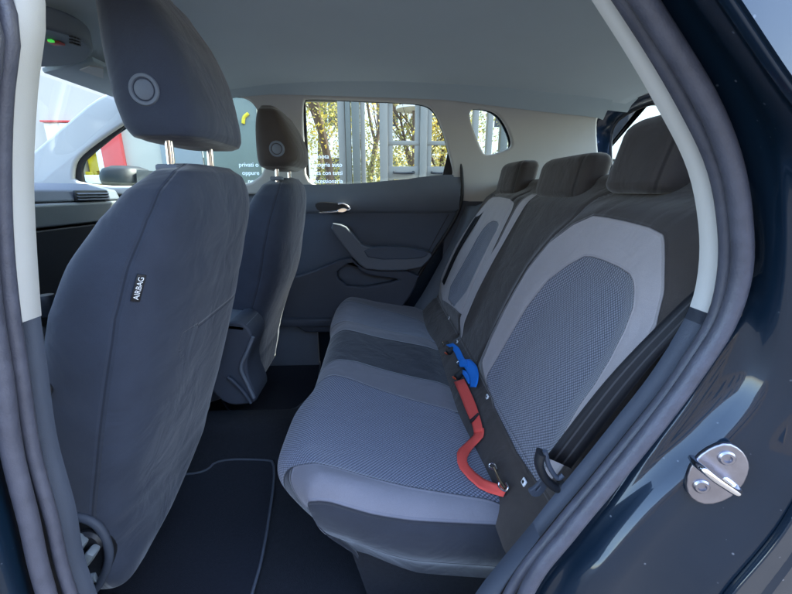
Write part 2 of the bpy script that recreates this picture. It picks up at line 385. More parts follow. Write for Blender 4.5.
# ---- rear bench cushion
CP = (.17, 0, 1, .4128)                      # plane of the cushion top
YN, YF = .605, 2.035
def cushion():
    # path along X (unrolled coordinate a): from rear, over the top, over the front lip, down
    fr = .075
    pathX = []                                # (a, x, drop)
    x = .25; a = 0
    while x > -.15: pathX.append((a, x, 0)); x -= .008; a += .008
    for k in range(0, 19):
        f = k/18*radians(105); pathX.append((a+f*fr, -.15-fr*sin(f), fr*(1-cos(f))))
    a2 = a+radians(105)*fr; x2, d2 = pathX[-1][1], pathX[-1][2]
    for k in range(1, 11): pathX.append((a2+k*.014, x2+k*.014*sin(radians(17)), d2+k*.014*cos(radians(17))))
    r2 = .05; pathY = []                      # (b, y, drop)
    for k in range(14, 0, -1): pathY.append((YN+r2*(1-pi/2)-k*.0125, YN+.0*k, r2+k*.0125))
    for k in range(10, -1, -1):
        f = k/10*pi/2; pathY.append((YN+r2-f*r2, YN+r2-r2*sin(f), r2*(1-cos(f))))
    y = YN+r2+.008
    while y < YF-r2: pathY.append((y, y, 0)); y += .008
    for k in range(0, 11):
        f = k/10*pi/2; pathY.append((YF-r2+f*r2, YF-r2+r2*sin(f), r2*(1-cos(f))))
    for k in range(1, 12): pathY.append((YF-r2+r2*pi/2+k*.02, YF, r2+k*.02))
    def T(pts): return [(p.x, p.y) for p in PP(pts, pl=CP)]
    lights = [chaikin([Vector((*q, 0)) for q in T([(281, 458), (300, 466), (400, 486), (497, 504), (524, 514)])+[(.30, .597), (.1, .592), (-.1, .588), (-.30, .60)]], 1),
              chaikin([Vector((*q, 0)) for q in T([(322, 375), (345, 380), (400, 394), (470, 412), (466, 386), (420, 378), (385, 371), (345, 362)])+[(-.31, 1.165), (-.31, 1.07)]], 1),
              chaikin([Vector((*q, 0)) for q in [(-.40, 1.46), (-.40, 1.65), (-.2, 1.63), (.05, 1.57), (.27, 1.51), (.27, 1.415), (0, 1.46), (-.2, 1.49)]], 1),
              chaikin([Vector((*q, 0)) for q in [(.30, 1.79), (.11, 1.87), (-.1, 1.915), (-.40, 1.94), (-.4, 2.2), (.3, 2.2)]], 1)]
    k1 = T([(281, 458), (300, 466), (400, 486), (497, 504), (520, 506), (470, 412), (400, 394), (345, 380), (322, 375)])+[(-.35, 1.07), (-.36, .72)]
    k2 = [(-.37, 1.645), (-.2, 1.63), (.05, 1.57), (.27, 1.51), (.27, 1.80), (.11, 1.87), (-.1, 1.915), (-.36, 1.94)]
    seam_front = [(-.34, .6), (-.34, 2)]
    vs = []; uv = []; LI = []; KN = []; SM = []
    R = .13
    for (b, y, dy) in pathY:
        for (a, x, dx) in pathX:
            X = x; Y = y
            # rounded front corners in plan
            X += .034*ss(.05, .25, x)*ss(1.15, .70, y)
            fx_ = ss(.25, -.15, x)
            X -= fx_*(.035*exp(-((y-.86)/.17)**4)+.02*exp(-((y-1.80)/.19)**4)-.012)
            for cy, sg, Rx, Ry in ((YN+.17, -1, .30, .17), (YF-.10, 1, .12, .10)):
                cx = -.235+Rx; ddx = (cx-X)/Rx; ddy = (Y-cy)*sg/Ry
                if ddx > 0 and ddy > 0:
                    e = min(1, ddx); ddy = min(ddy, 1); k_ = ss(.0, .12, max(dx, dy))*.35+.65
                    X = X+k_*Rx*(e-e*sqrt(1-ddy*ddy/2)); Y = Y+k_*sg*Ry*(ddy*sqrt(1-e*e/2)-ddy)
            z = .4128-.17*max(x, -.15) - max(dx, dy) - .35*min(dx, dy)*(1 if max(dx, dy) < .06 else .15)
            # upholstery relief
            g = 0
            for lo, hi in ((.66, 1.10), (1.52, 1.95)):
                c = (lo+hi)/2; w = (hi-lo)/2; t = (Y-c)/w
                if abs(t) < 1.3: g += -.012*max(0, 1-t*t)
            g += .008*exp(-((x+.12)/.08)**2)
            g += .006*sin(Y*9+1)*ss(-.1, .2, x)
            g -= .012*ss(.19, .25, x)
            if min(dx, dy) < .01: z += g*(1-ss(0, .05, max(dx, dy)))
            if dy > r2*.5: pass
            tk = ss(.09, .25, max(dx, dy)); Y += .045*tk*(ss(.9, .62, y)-ss(1.75, 2.0, y)); X += .05*tk*ss(.2, -.15, x)
            if dy > r2*.5: Y += (-.012 if y < 1 else .01)*sin(min(1, (dy-r2*.5)/.15)*pi)
            vs.append((X, Y, z))
            q = (X if dx < .02 else -a+.25-.0, b)
            q = (-a+.25, b)
            uv.append(q)
            LI.append(max(sdpoly(q, l) for l in lights)); KN.append(max(sdpoly(q, k1), sdpoly(q, k2)))
            SM.append(min((sdline(q, s) for s in ([(.25, .478), (-.22, .478), (-.32, .52), (-.345, .60), (-.345, 2.2)],)), key=abs) if True else 1)
    nx = len(pathX); fs = []
    for j in range(len(pathY)-1):
        for i in range(nx-1): fs.append((j*nx+i, j*nx+i+1, (j+1)*nx+i+1, (j+1)*nx+i))
    o = mesh('rear_seat_cushion', vs, fs, M_cushcloth, car)
    LI = [min(l, -k) if l > 0 and k > 0 else l for l, k in zip(LI, KN)]
    fattr(o.data, 'light', LI); fattr(o.data, 'knit', KN); fattr(o.data, 'seam', SM); uvmap(o.data, uv)
    return o
cush = cushion(); tag(cush, 'rear bench cushion with light grey bands and dotted outer seats')

# ---- rear backrest
B0 = Vector((.31, 0, .44)); BT = Vector((.27, 0, .58)).normalized()      # base line point and up-the-back direction
BN = Vector((-BT.z, 0, BT.x))                                            # towards the sitter (-X, +Z)
BPL = (BN.x, 0, BN.z, BN.dot(B0))
def backrest():
    def T(pts, off=0):
        out = []
        for p in PP(pts, pl=(*BPL[:3], BPL[3]+off)): out.append(((p-B0).dot(BT), p.y))
        return out
    V = lambda l: [Vector((*q, 0)) for q in l]
    l1 = chaikin(V(T([(478, 374), (500, 327), (544, 253), (591, 217), (620, 221), (669, 234), (672, 250), (673, 313), (642, 374), (612, 414), (577, 455), (552, 485)], .012)+[(-.01, .62), (.0, .75)]), 1)
    k1 = chaikin(V(T([(486, 385), (500, 366), (548, 293), (587, 265), (601, 266), (633, 281), (639, 293), (637, 321), (609, 374), (577, 414), (547, 468), (534, 478)], .004)), 1)
    l2 = chaikin(V(T([(440, 299), (442, 271), (471, 225), (488, 201), (495, 196), (516, 200), (512, 215), (463, 319), (459, 312), (446, 302)], .02)), 1)
    k2 = chaikin(V(T([(448, 297), (473, 258), (486, 234), (496, 223), (505, 225), (501, 236), (461, 312)])), 1)
    stripe = V(T([(459, 340), (464, 318), (505, 245), (529, 193), (534, 192), (508, 245), (470, 318)]))
    s_mid = T([(605, 187), (592, 196), (575, 222), (540, 262), (470, 372)])
    s_top = T([(672, 235), (700, 225)])
    s_far = T([(524, 190), (512, 215), (463, 319), (456, 338)])
    svals = []
    s = -.12
    while s < .66: svals.append(s); s += .008
    rows = []; vs = []; LI = []; KN = []; SM = []; uv = []
    ys = []; y = .525
    while y < 2.02: ys.append(y); y += .008
    # top roll
    tr = .05; ntop = 12
    for y in ys:
        edge = min(y-.525, 2.015-y); er = .035
        ed = 0 if edge > er else (er-sqrt(max(0, er*er-(er-edge)**2)))
        col = []
        for s in svals:
            p = B0+BT*s; d = 0
            if s < 0: d = -.012-.35*s*0+.02*ss(-.0, -.1, s)*0; d = .03*ss(0, -.12, s)+.012*ss(0,-.02,s)
            a = sdpoly((s, y), k1)+.012; b = sdpoly((s, y), k2); l = max(sdpoly((s, y), l1), sdpoly((s, y), l2), sdpoly((s, y), stripe))
            rel = .020*ss(-.08, 0.0, max(sdpoly((s, y), l1), sdpoly((s, y), l2))) - .020*ss(-.015, .05, max(a, b))
            rel *= ss(-.02, .05, s)
            d += rel - ed + .01*sin((s-.1)*6)
            # gap between seats
            for g in (s_mid, s_far):
                q = sdline((s, y), g); d -= .010*exp(-(q/.008)**2)
            d -= .035*ss(.56, .66, s)
            q = p+BN*d; vs.append((q.x, y, q.z)); uv.append((s, y)); LI.append(l); KN.append(max(a, b))
            SM.append(min([sdline((s, y), g) for g in (s_mid, s_far)]+[s-.005 if True else 1], key=abs))
        p0 = B0+BT*svals[-1]+BN*(-.035-ed)
        for k in range(1, ntop+1):
            f = k/ntop*pi*.55; q = p0 + BT*(tr*sin(f)) - BN*(tr*(1-cos(f))*1.3)
            vs.append((q.x, y, q.z)); uv.append((svals[-1]+f*tr, y)); LI.append(-1); KN.append(-1); SM.append(min([sdline((svals[-1], y), g) for g in (s_mid, s_far)], key=abs))
        q = q - BN*.08; q.z -= .02
        vs.append((q.x, y, q.z)); uv.append((svals[-1]+.2, y)); LI.append(-1); KN.append(-1); SM.append(1)
    n = len(svals)+ntop+1; fs = []
    for j in range(len(ys)-1):
        for i in range(n-1): fs.append((j*n+i, (j+1)*n+i, (j+1)*n+i+1, j*n+i+1))
    o = mesh('rear_seat_backrest', vs, fs, M_rearcloth, car)
    LI = [min(l, -k) if l > 0 and k > 0 else l for l, k in zip(LI, KN)]
    fattr(o.data, 'light', LI); fattr(o.data, 'knit', KN); fattr(o.data, 'seam', SM); uvmap(o.data, uv)
    # hard back panel
    rb = o
    mesh('back_panel', [(.72, .54, 1.02), (.72, 2.0, 1.02), (.46, 2.0, .38), (.46, .54, .38)], [(0, 1, 2, 3)], M_carpet, rb, False).modifiers.new('s', 'SOLIDIFY').thickness = .02
    return o
bench = backrest(); tag(bench, 'rear bench backrest, black with light grey arches round dotted panels')

def restmesh(name, secs, m, parent, nseg=112, pw=3.2, seamk=None, lean=0, dense=6, crease=None):
    """padded block built from horizontal sections (z, x0, x1, y0, y1)"""
    zs = []
    for i in range(len(secs)-1):
        for k in range(dense): zs.append(lerp(secs[i][0], secs[i+1][0], k/dense))
    zs.append(secs[-1][0])
    vs = []; fs = []; SM = []; ang = []
    for z in zs:
        x0, x1, y0, y1 = interp(secs, z)
        cx, cy, hx, hy = (x0+x1)/2, (y0+y1)/2, (x1-x0)/2, (y1-y0)/2
        for k in range(nseg):
            f = 2*pi*k/nseg; c, s = cos(f), sin(f)
            r = (abs(c)**pw+abs(s)**pw)**(-1/pw)
            vs.append((cx+hx*c*r+lean*(s), cy+hy*s*r, z))
            if seamk is not None:
                dk = (k-seamk+nseg/2) % nseg-nseg/2; SM.append(dk*.9*(hx+hy)*2/nseg)
            else: SM.append(1)
            if crease and c > .3:
                q = sdline((cy+hy*s*r, z), crease); SM[-1] = q if abs(q) < abs(SM[-1]) else SM[-1]
    N = len(zs)
    for i in range(N-1):
        for k in range(nseg): fs.append((i*nseg+k, i*nseg+(k+1) % nseg, (i+1)*nseg+(k+1) % nseg, (i+1)*nseg+k))
    fs.append(tuple(range(nseg))[::-1]); fs.append(tuple((N-1)*nseg+k for k in range(nseg)))
    o = mesh(name, vs, fs, m, parent)
    n = len(vs); fattr(o.data, 'light', [-1]*n); fattr(o.data, 'knit', [-1]*n); fattr(o.data, 'seam', SM)
    uvmap(o.data, [(v[1], v[2]) for v in vs])
    return o
def capped(z0, z1, x0, x1, y0, y1, rb=.03, rtp=.04, tilt=0, extra=None):
    """sections of a rounded block between z0 and z1; tilt moves x with height"""
    out = []
    for k in range(0, 5):
        f = k/4*pi/2; d = rb*(1-sin(f)); z = z0+rb*(1-cos(f)); out.append((z, x0+d+tilt*(z-z0), x1-d+tilt*(z-z0), y0+d, y1-d))
    zm = (z0+z1)/2; out.append((zm, x0+tilt*(zm-z0), x1+tilt*(zm-z0), y0, y1))
    for k in range(4, -1, -1):
        f = k/4*pi/2; d = rtp*(1-sin(f)); z = z1-rtp*(1-cos(f)); out.append((z, x0+d+tilt*(z-z0), x1-d+tilt*(z-z0), y0+d, y1-d))
    return out
h1 = restmesh('headrest', capped(.992, 1.158, .545, .665, .755, .965, .03, .035, .25), M_rearcloth, bench, pw=4, seamk=70, dense=3)
tag(h1, 'rear headrest nearest the open door, blocky black cloth')
h2 = restmesh('headrest', capped(.972, 1.105, .555, .665, 1.10, 1.43, .035, .035, .2), M_rearcloth, bench, pw=3.4, seamk=70, dense=3)
tag(h2, 'wide middle rear headrest of black cloth, brown from painted warm light')
h3 = restmesh('headrest', capped(.975, 1.12, .55, .65, 1.60, 1.87, .03, .03, .2), M_rearcloth, bench, pw=4, seamk=70, dense=3)
tag(h3, 'far rear headrest beside the quarter window')

from mathutils.bvhtree import BVHTree
def bvh(*obs):
    vs = []; fs = []
    for o in obs:
        b = len(vs); vs += [v.co.copy() for v in o.data.vertices]; fs += [tuple(b+i for i in p.vertices) for p in o.data.polygons]
    return BVHTree.FromPolygons(vs, fs)
def on(tree, px, py, h=0):
    d = ray(px, py).normalized(); loc, n, i, t = tree.ray_cast(CAM, d)
    if loc is None: print('MISS', px, py); return CAM+d
    return loc-d*h
BENCH = bvh(cush, bench)
# ISOFIX tags on the black strip
for px, py in ((487, 397), (524, 482), (457, 342), (449, 318)):
    p = on(BENCH, px, py, .003)
    t = boxes('isofix_tag', [(p, (.004, .014, .013), Matrix.Rotation(radians(20), 3, 'Y'))], M_white, bench, .001)
    boxes('tag_symbol', [(p+Vector((-.0026, 0, .001)), (.001, .006, .006), Matrix.Rotation(radians(20), 3, 'Y'))], M_tag, t, .0003)

# ---- front seats
def front_seat(secs, hsecs, posts, knob, hm, seamk=116, lab=None, hlab=None, but=None, crease=None):
    b = restmesh('front_seat_backrest', secs, M_frontcloth, car, nseg=144, pw=3.6, seamk=seamk, dense=8, crease=crease)
    tag(b, lab)
    h = restmesh('headrest', hsecs, hm, b, pw=4.2, dense=5); tag(h, hlab)
    for x, y, z0, z1 in posts:
        tube('headrest_post', [(x, y, z0), (x+.004, y, z1)], .0075, M_chrome, b, smooth_n=0)
        boxes('post_guide', [((x, y, z0+.012), (.042, .046, .014))], M_gtrim, b, .005)
    c = Vector(but)
    lathe('button', c, (0, -1, 0), [(.0265, -.012), (.0275, .002), (.0255, .0055), (.0205, .0055), (.0185, .0015), (.0175, .001), (.0168, .004), (.014, .0055), (.001, .0062)], M_gtrim, h, 40)
    return b
near_secs = [(.115, -.68, -.60, .70, .76), (.13, -.70, -.585, .68, .80), (.165, -.715, -.572, .665, .93), (.21, -.722, -.565, .66, 1.05), (.26, -.728, -.555, .655, 1.14), (.33, -.73, -.535, .655, 1.165), (.47, -.722, -.485, .655, 1.17), (.62, -.69, -.435, .655, 1.17), (.78, -.635, -.39, .66, 1.17),
             (.87, -.585, -.365, .67, 1.165), (.95, -.52, -.345, .69, 1.155), (1.0, -.475, -.345, .72, 1.14), (1.035, -.44, -.35, .77, 1.10), (1.052, -.425, -.365, .83, 1.05)]
near_h = [(1.094, -.462, -.345, .80, 1.04), (1.099, -.476, -.334, .785, 1.052), (1.115, -.486, -.328, .778, 1.06), (1.16, -.495, -.33, .775, 1.06), (1.24, -.498, -.345, .775, 1.06), (1.31, -.495, -.375, .78, 1.055), (1.37, -.49, -.415, .79, 1.045), (1.395, -.48, -.44, .82, 1.02)]
ns = front_seat(near_secs, near_h, [(-.41, .82, 1.03, 1.13), (-.40, .985, 1.03, 1.13)], None, M_frontcloth,
                lab='near front seat back, plain dark blue grey cloth', hlab='tall near front headrest with round button on its side', but=(P(145, 90, Y=.778)), crease=[(P(x, y, X=-.46).y, P(x, y, X=-.46).z) for x, y in ((176, 326), (200, 308), (234, 284))])
def shift_secs(secs, f): return [f(s) for s in secs]
def fs_map(s):
    z, x0, x1, y0, y1 = s
    return (z*1.0-.02, x0*.62-.135, x1*.86-.025, y0+.74, y1+.725)
far_secs = [(.20, -.62, -.52, 1.42, 1.86), (.3, -.66, -.50, 1.40, 1.90), (.35, -.66, -.49, 1.395, 1.905), (.5, -.64, -.44, 1.39, 1.91), (.66, -.60, -.375, 1.395, 1.91), (.8, -.56, -.345, 1.40, 1.905), (.9, -.52, -.325, 1.41, 1.89), (.98, -.47, -.315, 1.44, 1.86), (1.02, -.44, -.32, 1.48, 1.82), (1.045, -.41, -.335, 1.54, 1.77)]
far_h = [(1.075, -.42, -.33, 1.50, 1.73), (1.085, -.435, -.305, 1.465, 1.75), (1.11, -.44, -.285, 1.45, 1.76), (1.17, -.44, -.29, 1.45, 1.765), (1.23, -.435, -.315, 1.455, 1.76), (1.27, -.425, -.34, 1.465, 1.745), (1.288, -.415, -.36, 1.49, 1.72)]
fsb = front_seat(far_secs, far_h, [(-.375, 1.51, 1.03, 1.10), (-.365, 1.67, 1.03, 1.10)], None, M_rearcloth,
                 lab='far front seat back by the opposite windows', hlab='far front headrest of black cloth with round side button', but=(P(277, 149, Y=1.452)))
# front seat cushions (mostly hidden)
for y0, y1 in ((.67, 1.15), (1.40, 1.90)):
    restmesh('front_seat_cushion', capped(.14, .36, -1.16, -.62, y0, y1, .05, .06), M_frontcloth, car, pw=4, dense=2)
# airbag tag at the seam
def tagat(px, py):
    p = P(px, py, Y=.705); p = P(px, py, Y=.682); return p
NS = bvh(ns); tp = on(NS, 138.5, 288, .002); PT = on(NS, 141, 279), on(NS, 136, 298), on(NS, 146, 290)
axz = (PT[0]-PT[1]).normalized()
d = (tp-CAM).normalized()
side = PT[2]-tp; tn = axz.cross(side).normalized(); tn = tn if tn.dot(d) < 0 else -tn; side = axz.cross(tn).normalized()
tagm = boxes('airbag_tag', [(tp, (.014, .004, .050), Matrix((side, tn, axz)).transposed())], M_tag, ns, .0006)
text('tag_lettering', 'AIRBAG', tp+tn*.0026, .0088, axz, -side if side.cross(axz).dot(tn) > 0 else side, M_white, tagm, .0002, 'CENTER')

# recliner knob and side shield
sh = yplate('seat_side_shield', PP([(40, 519), (70, 517), (92, 522), (106, 540), (110, 562), (100, 585), (80, 610), (30, 640)], Y=.66), [], .672, .04, M_black, ns)
tube('shield_rim', PP([(45, 515), (70, 516), (91, 521), (104, 535), (109, 558), (100, 583), (84, 600)], Y=.65), .0085, M_dtrim, sh)
kc = P(86, 546, Y=.635)
lathe('recline_knob', kc+Vector((0, .02, 0)), (0, -1, 0), [(.026, -.01), (.027, .012), (.022, .018), (.001, .02)], M_black, sh)
Rk = Matrix.Rotation(radians(35), 3, 'Y')
boxes('knob_grip', [(P(80, 541, Y=.635)+Vector((-.004, -.005, 0)), (.034, .026, .030), Rk), (P(92, 553, Y=.63)+Vector((0, -.006, 0)), (.018, .026, .040), Rk)], M_knob, sh, .006)
tube('release_lever', PP([(70, 588), (82, 580), (97, 577)], Y=.65), .012, M_knob, sh, sx=.6)
lathe('height_adjuster', P(47, 388, Y=.66), (0, -1, 0), [(.013, -.01), (.013, .006), (.009, .01), (.001, .011)], M_black, ns)
lathe('belt_buckle_end', P(46, 299, Y=.9), (0, 0, 1), [(.018, -.04), (.02, 0), (.016, .01), (.001, .012)], M_black, car)

# ---- centre console rear end between the front seats
con = yplate('centre_console', PP([(222, 330), (236, 321), (253, 337), (241, 368), (255, 399), (250, 403), (225, 405), (205, 380), (205, 340)], Y=1.22), [], 1.30, .15, M_dtrim, car, bev=.008)
boxes('console_lid', [(P(246, 324, Y=1.28)+Vector((-.06, .02, .012)), (.16, .15, .03), Matrix.Rotation(radians(8), 3, 'Y'))], M_gtrim, con, .01)
tube('console_trim_strip', PP([(228, 377), (236, 384), (245, 394), (251, 403)], Y=1.205), .006, M_dtrim, con)
tube('console_trim_strip', PP([(253, 337), (247, 352), (241, 368), (247, 383), (254, 398)], Y=1.215), .006, M_gtrim, con)

# ---- floor, tunnel, sills
def grid(name, xs, ys, zf, m, parent, thick=0):
    vs = [(x, y, zf(x, y)) for y in ys for x in xs]; n = len(xs); fs = [(j*n+i, j*n+i+1, (j+1)*n+i+1, (j+1)*n+i) for j in range(len(ys)-1) for i in range(n-1)]
    o = mesh(name, vs, fs, m, parent)
    if thick: s = o.modifiers.new('s', 'SOLIDIFY'); s.thickness = thick
    return o
fr = lambda a, b, n: [a+(b-a)*i/n for i in range(n+1)]
grid('floor_carpet', fr(-1.9, .6, 60), fr(.50, 2.05, 80), lambda x, y: -.012+.12*exp(-((y-1.40)/.11)**4)+.004*noise.noise(Vector((x*8, y*8, 0))), M_carpet, car, .01)
mesh('seat_box', [(-.02, .70, -.02), (-.02, 1.98, -.02), (-.08, 1.98, .22), (-.08, .70, .22), (.6, .70, -.02), (.6, .70, .22)], [(0, 1, 2, 3), (0, 3, 5, 4)], M_carpet, car, False)

# ---- far side: shell below/above, tilted upper part with window openings
FY = 2.06
UP = Vector((0, -.18, 1)).normalized(); UO = Vector((0, FY, 1.0)); UPL = (0, 1, .18, FY+.18*1.0)
def U(pts): return PP(pts, pl=UPL)
rear_win = U([(300, 99), (308, 96), (350, 98), (400, 100), (425, 102), (436, 109), (445, 130), (450, 150), (457, 178), (445, 177), (400, 182), (350, 187), (305, 189), (302, 150)])
front_win = U([(72, 188), (72, 165), (80, 152), (122, 122), (160, 101), (190, 95), (224, 93), (246, 95), (258, 104), (266, 125), (270, 188), (180, 189)])
quart = U([(462, 106), (490, 107), (503, 116), (512, 134), (514, 146), (508, 152), (485, 159), (478, 150)])
def ux(x, z): return Vector((x, FY-.18*(z-1.0), z))
outer = [U([(8, 194)])[0], U([(8, 180)])[0]]+U([(35, 156), (70, 126), (104, 97)])+[ ux(-.95, 1.50), ux(-.2, 1.56), ux(.5, 1.53), ux(1.10, 1.45)]+U([(597, 112), (592, 125), (598, 186)])+[ux(1.25, .93), ux(.46, .93), ux(.40, 1.0)]
fsu = plate('far_side_pillar_trim', outer, [rear_win, front_win, quart], (UO, (1, 0, 0), UP), .03, M_trim, car, bev=.012, smooth=2, res=3)
# black window frames and seals on far side
def ring(name, poly, r, m, parent, sx=1): return tube(name, poly, r, m, parent, closed=True, seg=8, smooth_n=4, sx=sx)
Yout = Vector((0, .028, 0))
rw = ring('window_seal', [p+Yout for p in rear_win], .010, M_brubber, car)
fwn = ring('window_seal', [p+Yout for p in front_win], .013, M_brubber, car)
qw = ring('window_seal', [p+Yout for p in quart], .004, M_brubber, car)
for nm, pol in (('rear_door_glass', rear_win), ('front_door_glass', front_win), ('quarter_glass', quart)):
    plate(nm, [p+Vector((0, .045, 0)) for p in pol], [], (UO+Vector((0, .045, 0)), (1, 0, 0), UP), .004, M_tint if nm == 'front_door_glass' else M_glass, car, bev=.0005)
plate('window_corner_panel', [p+Vector((0, .02, 0)) for p in U([(450, 147), (461, 180), (442, 182)])], [], (UO+Vector((0, .02, 0)), (1, 0, 0), UP), .012, M_black, car, bev=.002, smooth=0)
plate('b_pillar_cover', [p+Vector((0, .02, 0)) for p in U([(299, 97), (304, 97), (309, 189), (303, 189)])], [], (UO+Vector((0, .02, 0)), (1, 0, 0), UP), .012, M_black, car, bev=.002, smooth=0)
plate('window_inner_frame', [p+Vector((0, .018, 0)) for p in U([(66, 190), (66, 162), (78, 146), (121, 117), (128, 122), (84, 158), (78, 166), (83, 190)])], [], (UO+Vector((0, .018, 0)), (1, 0, 0), UP), .02, M_brubber, car, bev=.003, smooth=1)
# lower side shell
yplate('far_side_lower_trim', [Vector(p) for p in ((.36, 0, .0), (.36, 0, .98), (1.25, 0, .98), (1.25, 0, .0))], [], FY+.01, .03, M_dtrim, car, smooth=0)
# bulging wheel arch trim between door and far seat
wa = [PP([(466, 206), (452, 240), (425, 290), (405, 320)], Y=2.05), PP([(476, 206), (463, 240), (440, 285), (425, 315)], Y=2.02), PP([(490, 200), (474, 240), (450, 290), (445, 320)], Y=2.0), PP([(500, 196), (488, 240), (470, 290), (455, 330)], Y=2.02)]
loft('wheel_arch_trim', [crom(r, 6) for r in wa], M_gtrim, car, thick=.01)

# far rear door card
dc = empty  # (kept simple: the card is one part with its pieces as sub-parts)
card = yplate('door_card', PP([(270, 186), (345, 187), (400, 183), (440, 178), (462, 176), (461, 207), (440, 242), (402, 302), (398, 330), (270, 330)], Y=2.045), [], 2.06, .02, M_insert, car, smooth=1)
tag(card, 'inner panel of the opposite rear door')
up_ = crom(PP([(270, 184.5), (345, 184), (400, 179.5), (440, 175), (462, 175)], Y=2.035), 6)
mid = crom(PP([(270, 197), (345, 195), (400, 191), (440, 187), (461, 185)], Y=2.025), 6)
low = crom(PP([(270, 211), (345, 210), (400, 210), (440, 210), (459, 209)], Y=2.02), 6)
lo2 = crom(PP([(270, 214), (345, 213), (400, 213), (440, 213), (457, 212)], Y=2.05), 6)
loft('door_top_roll', [up_, mid, low, lo2], M_gtrim, card)
yplate('armrest', PP([(331, 224), (344, 226), (350, 232), (364, 250), (399, 248), (429, 253), (430, 256), (418, 268), (369, 269), (357, 260), (340, 238)], Y=1.985), [], 2.0, .075, M_gtrim, card, bev=.008, smooth=1)
yplate('armrest_pad', PP([(364, 249), (399, 247), (424, 251.5), (428, 254), (418, 258), (370, 258.5)], Y=1.96), [], 1.966, .02, M_insert, card, bev=.006, smooth=1)
yplate('door_pocket', PP([(285, 280), (308, 275), (350, 257), (357, 266), (370, 272), (418, 272), (412, 290), (396, 312), (370, 330), (285, 330)], Y=2.0),
       [PP([(331, 274), (351, 259), (362, 270), (372, 274), (400, 277), (403, 281), (351, 291)], Y=2.0)], 2.01, .05, M_dtrim, card, bev=.01, smooth=1)
hr = yplate('handle_recess', PP([(313, 202), (337, 203), (350, 208), (346, 213), (320, 213)], Y=2.01), [], 2.012, .01, M_black, card, bev=.003)
tube('door_release_handle', PP([(338, 204), (344, 204), (350, 209), (342, 211), (319, 213)], Y=2.0), .005, M_chrome, hr)
yplate('release_lever_blade', PP([(338, 210), (343, 208), (348, 209.5), (344, 212), (338, 212)], Y=2.0), [], 1.998, .008, M_chrome, hr, bev=.004)
tube('panel_seam', PP([(449, 214), (441, 228), (428, 252)], Y=2.046), .0018, M_brubber, card)
tube('door_seal', PP([(459, 150), (462, 178), (461, 203), (452, 224), (435, 250), (419, 275), (404, 302), (392, 325)], Y=2.03), .009, M_brubber, car)
box('door_sill_trim', P(310, 322, Y=1.97)+Vector((-.05, .02, 0)), (.75, .08, .045), M_dtrim, car, .01)
# front far door inner
yplate('front_door_card', [Vector((-1.75, 0, .0)), Vector((-1.75, 0, 1.01)), Vector((-.36, 0, 1.01)), Vector((-.36, 0, .0))], [], FY+.03, .03, M_gtrim, car, smooth=0)

# far belt: lap/shoulder webbing beside the far seat
bL = PP([(489, 192), (470, 218), (452, 250), (437, 281)], X=.50); bR = PP([(494, 192), (476, 218), (458, 250), (441, 284)], X=.50)
def onback(pts, off): return [p for p in PP(pts, pl=(BN.x, 0, BN.z, BN.dot(B0)+off))]
def onb(l, h): return [on(BENCH, a, b, h) for a, b in l]
ribbon('far_seat_belt', onb([(492, 194), (472, 222), (455, 252), (442, 282)], .012), onb([(495, 195), (476, 223.5), (458, 253.5), (444, 285)], .012), M_belt, car)

# ---- headliner and tail
def roofz(x, y):
    zc = interp([(-1.15, 1.375), (-.9, 1.43), (-.5, 1.475), (0, 1.49), (.5, 1.475), (.9, 1.445), (1.3, 1.41)], x)[0]
    t = (y-1.24)/.76
    return zc +.02 - .012*t*t - .02*abs(t)**8
hl = grid('headliner', fr(-1.08, 1.19, 50), fr(.47, 2.02, 50), roofz, M_head, car, 0)
hl.modifiers.new('s', 'SOLIDIFY').thickness = .02
# fillet strip along the far roof rail
fil = [[Vector((x, 1.90, roofz(x, 1.90)-.006)) for x in fr(-1.0, 1.22, 40)], [Vector((x, 1.945, roofz(x, 1.90)-.028)) for x in fr(-1.0, 1.22, 40)], [Vector((x, 1.968, roofz(x, 1.90)-.055)) for x in fr(-1.0, 1.22, 40)]]
loft('roof_rail_trim', fil, M_head, car)
rl0 = crom(PP([(180, 93), (225, 91), (250, 94), (300, 95), (425, 99), (455, 101), (495, 106), (545, 112), (592, 117), (603, 120)], pl=(0, 1, .18, UPL[3]-.024)), 5)
rl1 = [Vector((p.x, p.y-.03, max(p.z+.03, roofz(p.x, 1.95)-.05))) for p in rl0]; rl2 = [Vector((p.x, 1.90, roofz(p.x, 1.90)-.004)) for p in rl0]
loft('window_header_trim', [rl0, rl1, rl2], M_head, car)
# overhead console
oc0 = P(62, 42, Z=1.39)
oc = plate('overhead_console', PP([(20, 12), (48, 18), (70, 25), (88, 36), (86, 47), (76, 54), (55, 57), (20, 58)], Z=1.39), [], (Vector((0, 0, 1.39)), (1, 0, 0), (0, 1, 0)), .05, M_gtrim, hl, bev=.01)
box('call_button', P(56, 43, Z=1.363), (.03, .022, .006), mat('red_button', (.45, .05, .05), .5), hl, .002)
lb = box('indicator_lamp', P(51, 41, Z=1.361), (.012, .01, .006), mat('green_lamp', (.1, .8, .15), .4, emit=(.1, 1, .1), es=.04), hl, .002)
boxes('speaker_grille', [(P(72+dx*3, 37+dy*3+dx, Z=1.363), (.009, .009, .004)) for dx in (0, 1, 2) for dy in (0, 1, 2)], M_black, hl, .001)
plate('visor_label', PP([(80, 70), (90, 66), (103, 68), (103, 78)], Z=1.375), [], (Vector((0, 0, 1.375)), (1, 0, 0), (0, 1, 0)), .004, M_trim, hl, bev=.001, smooth=0)
# windscreen header + sun visors
box('sun_visor', (-.98, 1.62, 1.385), (.17, .42, .018), M_head, hl, .008, Matrix.Rotation(radians(-12), 3, 'Y'))
box('sun_visor', (-.98, .86, 1.385), (.17, .42, .018), M_head, hl, .008, Matrix.Rotation(radians(-12), 3, 'Y'))
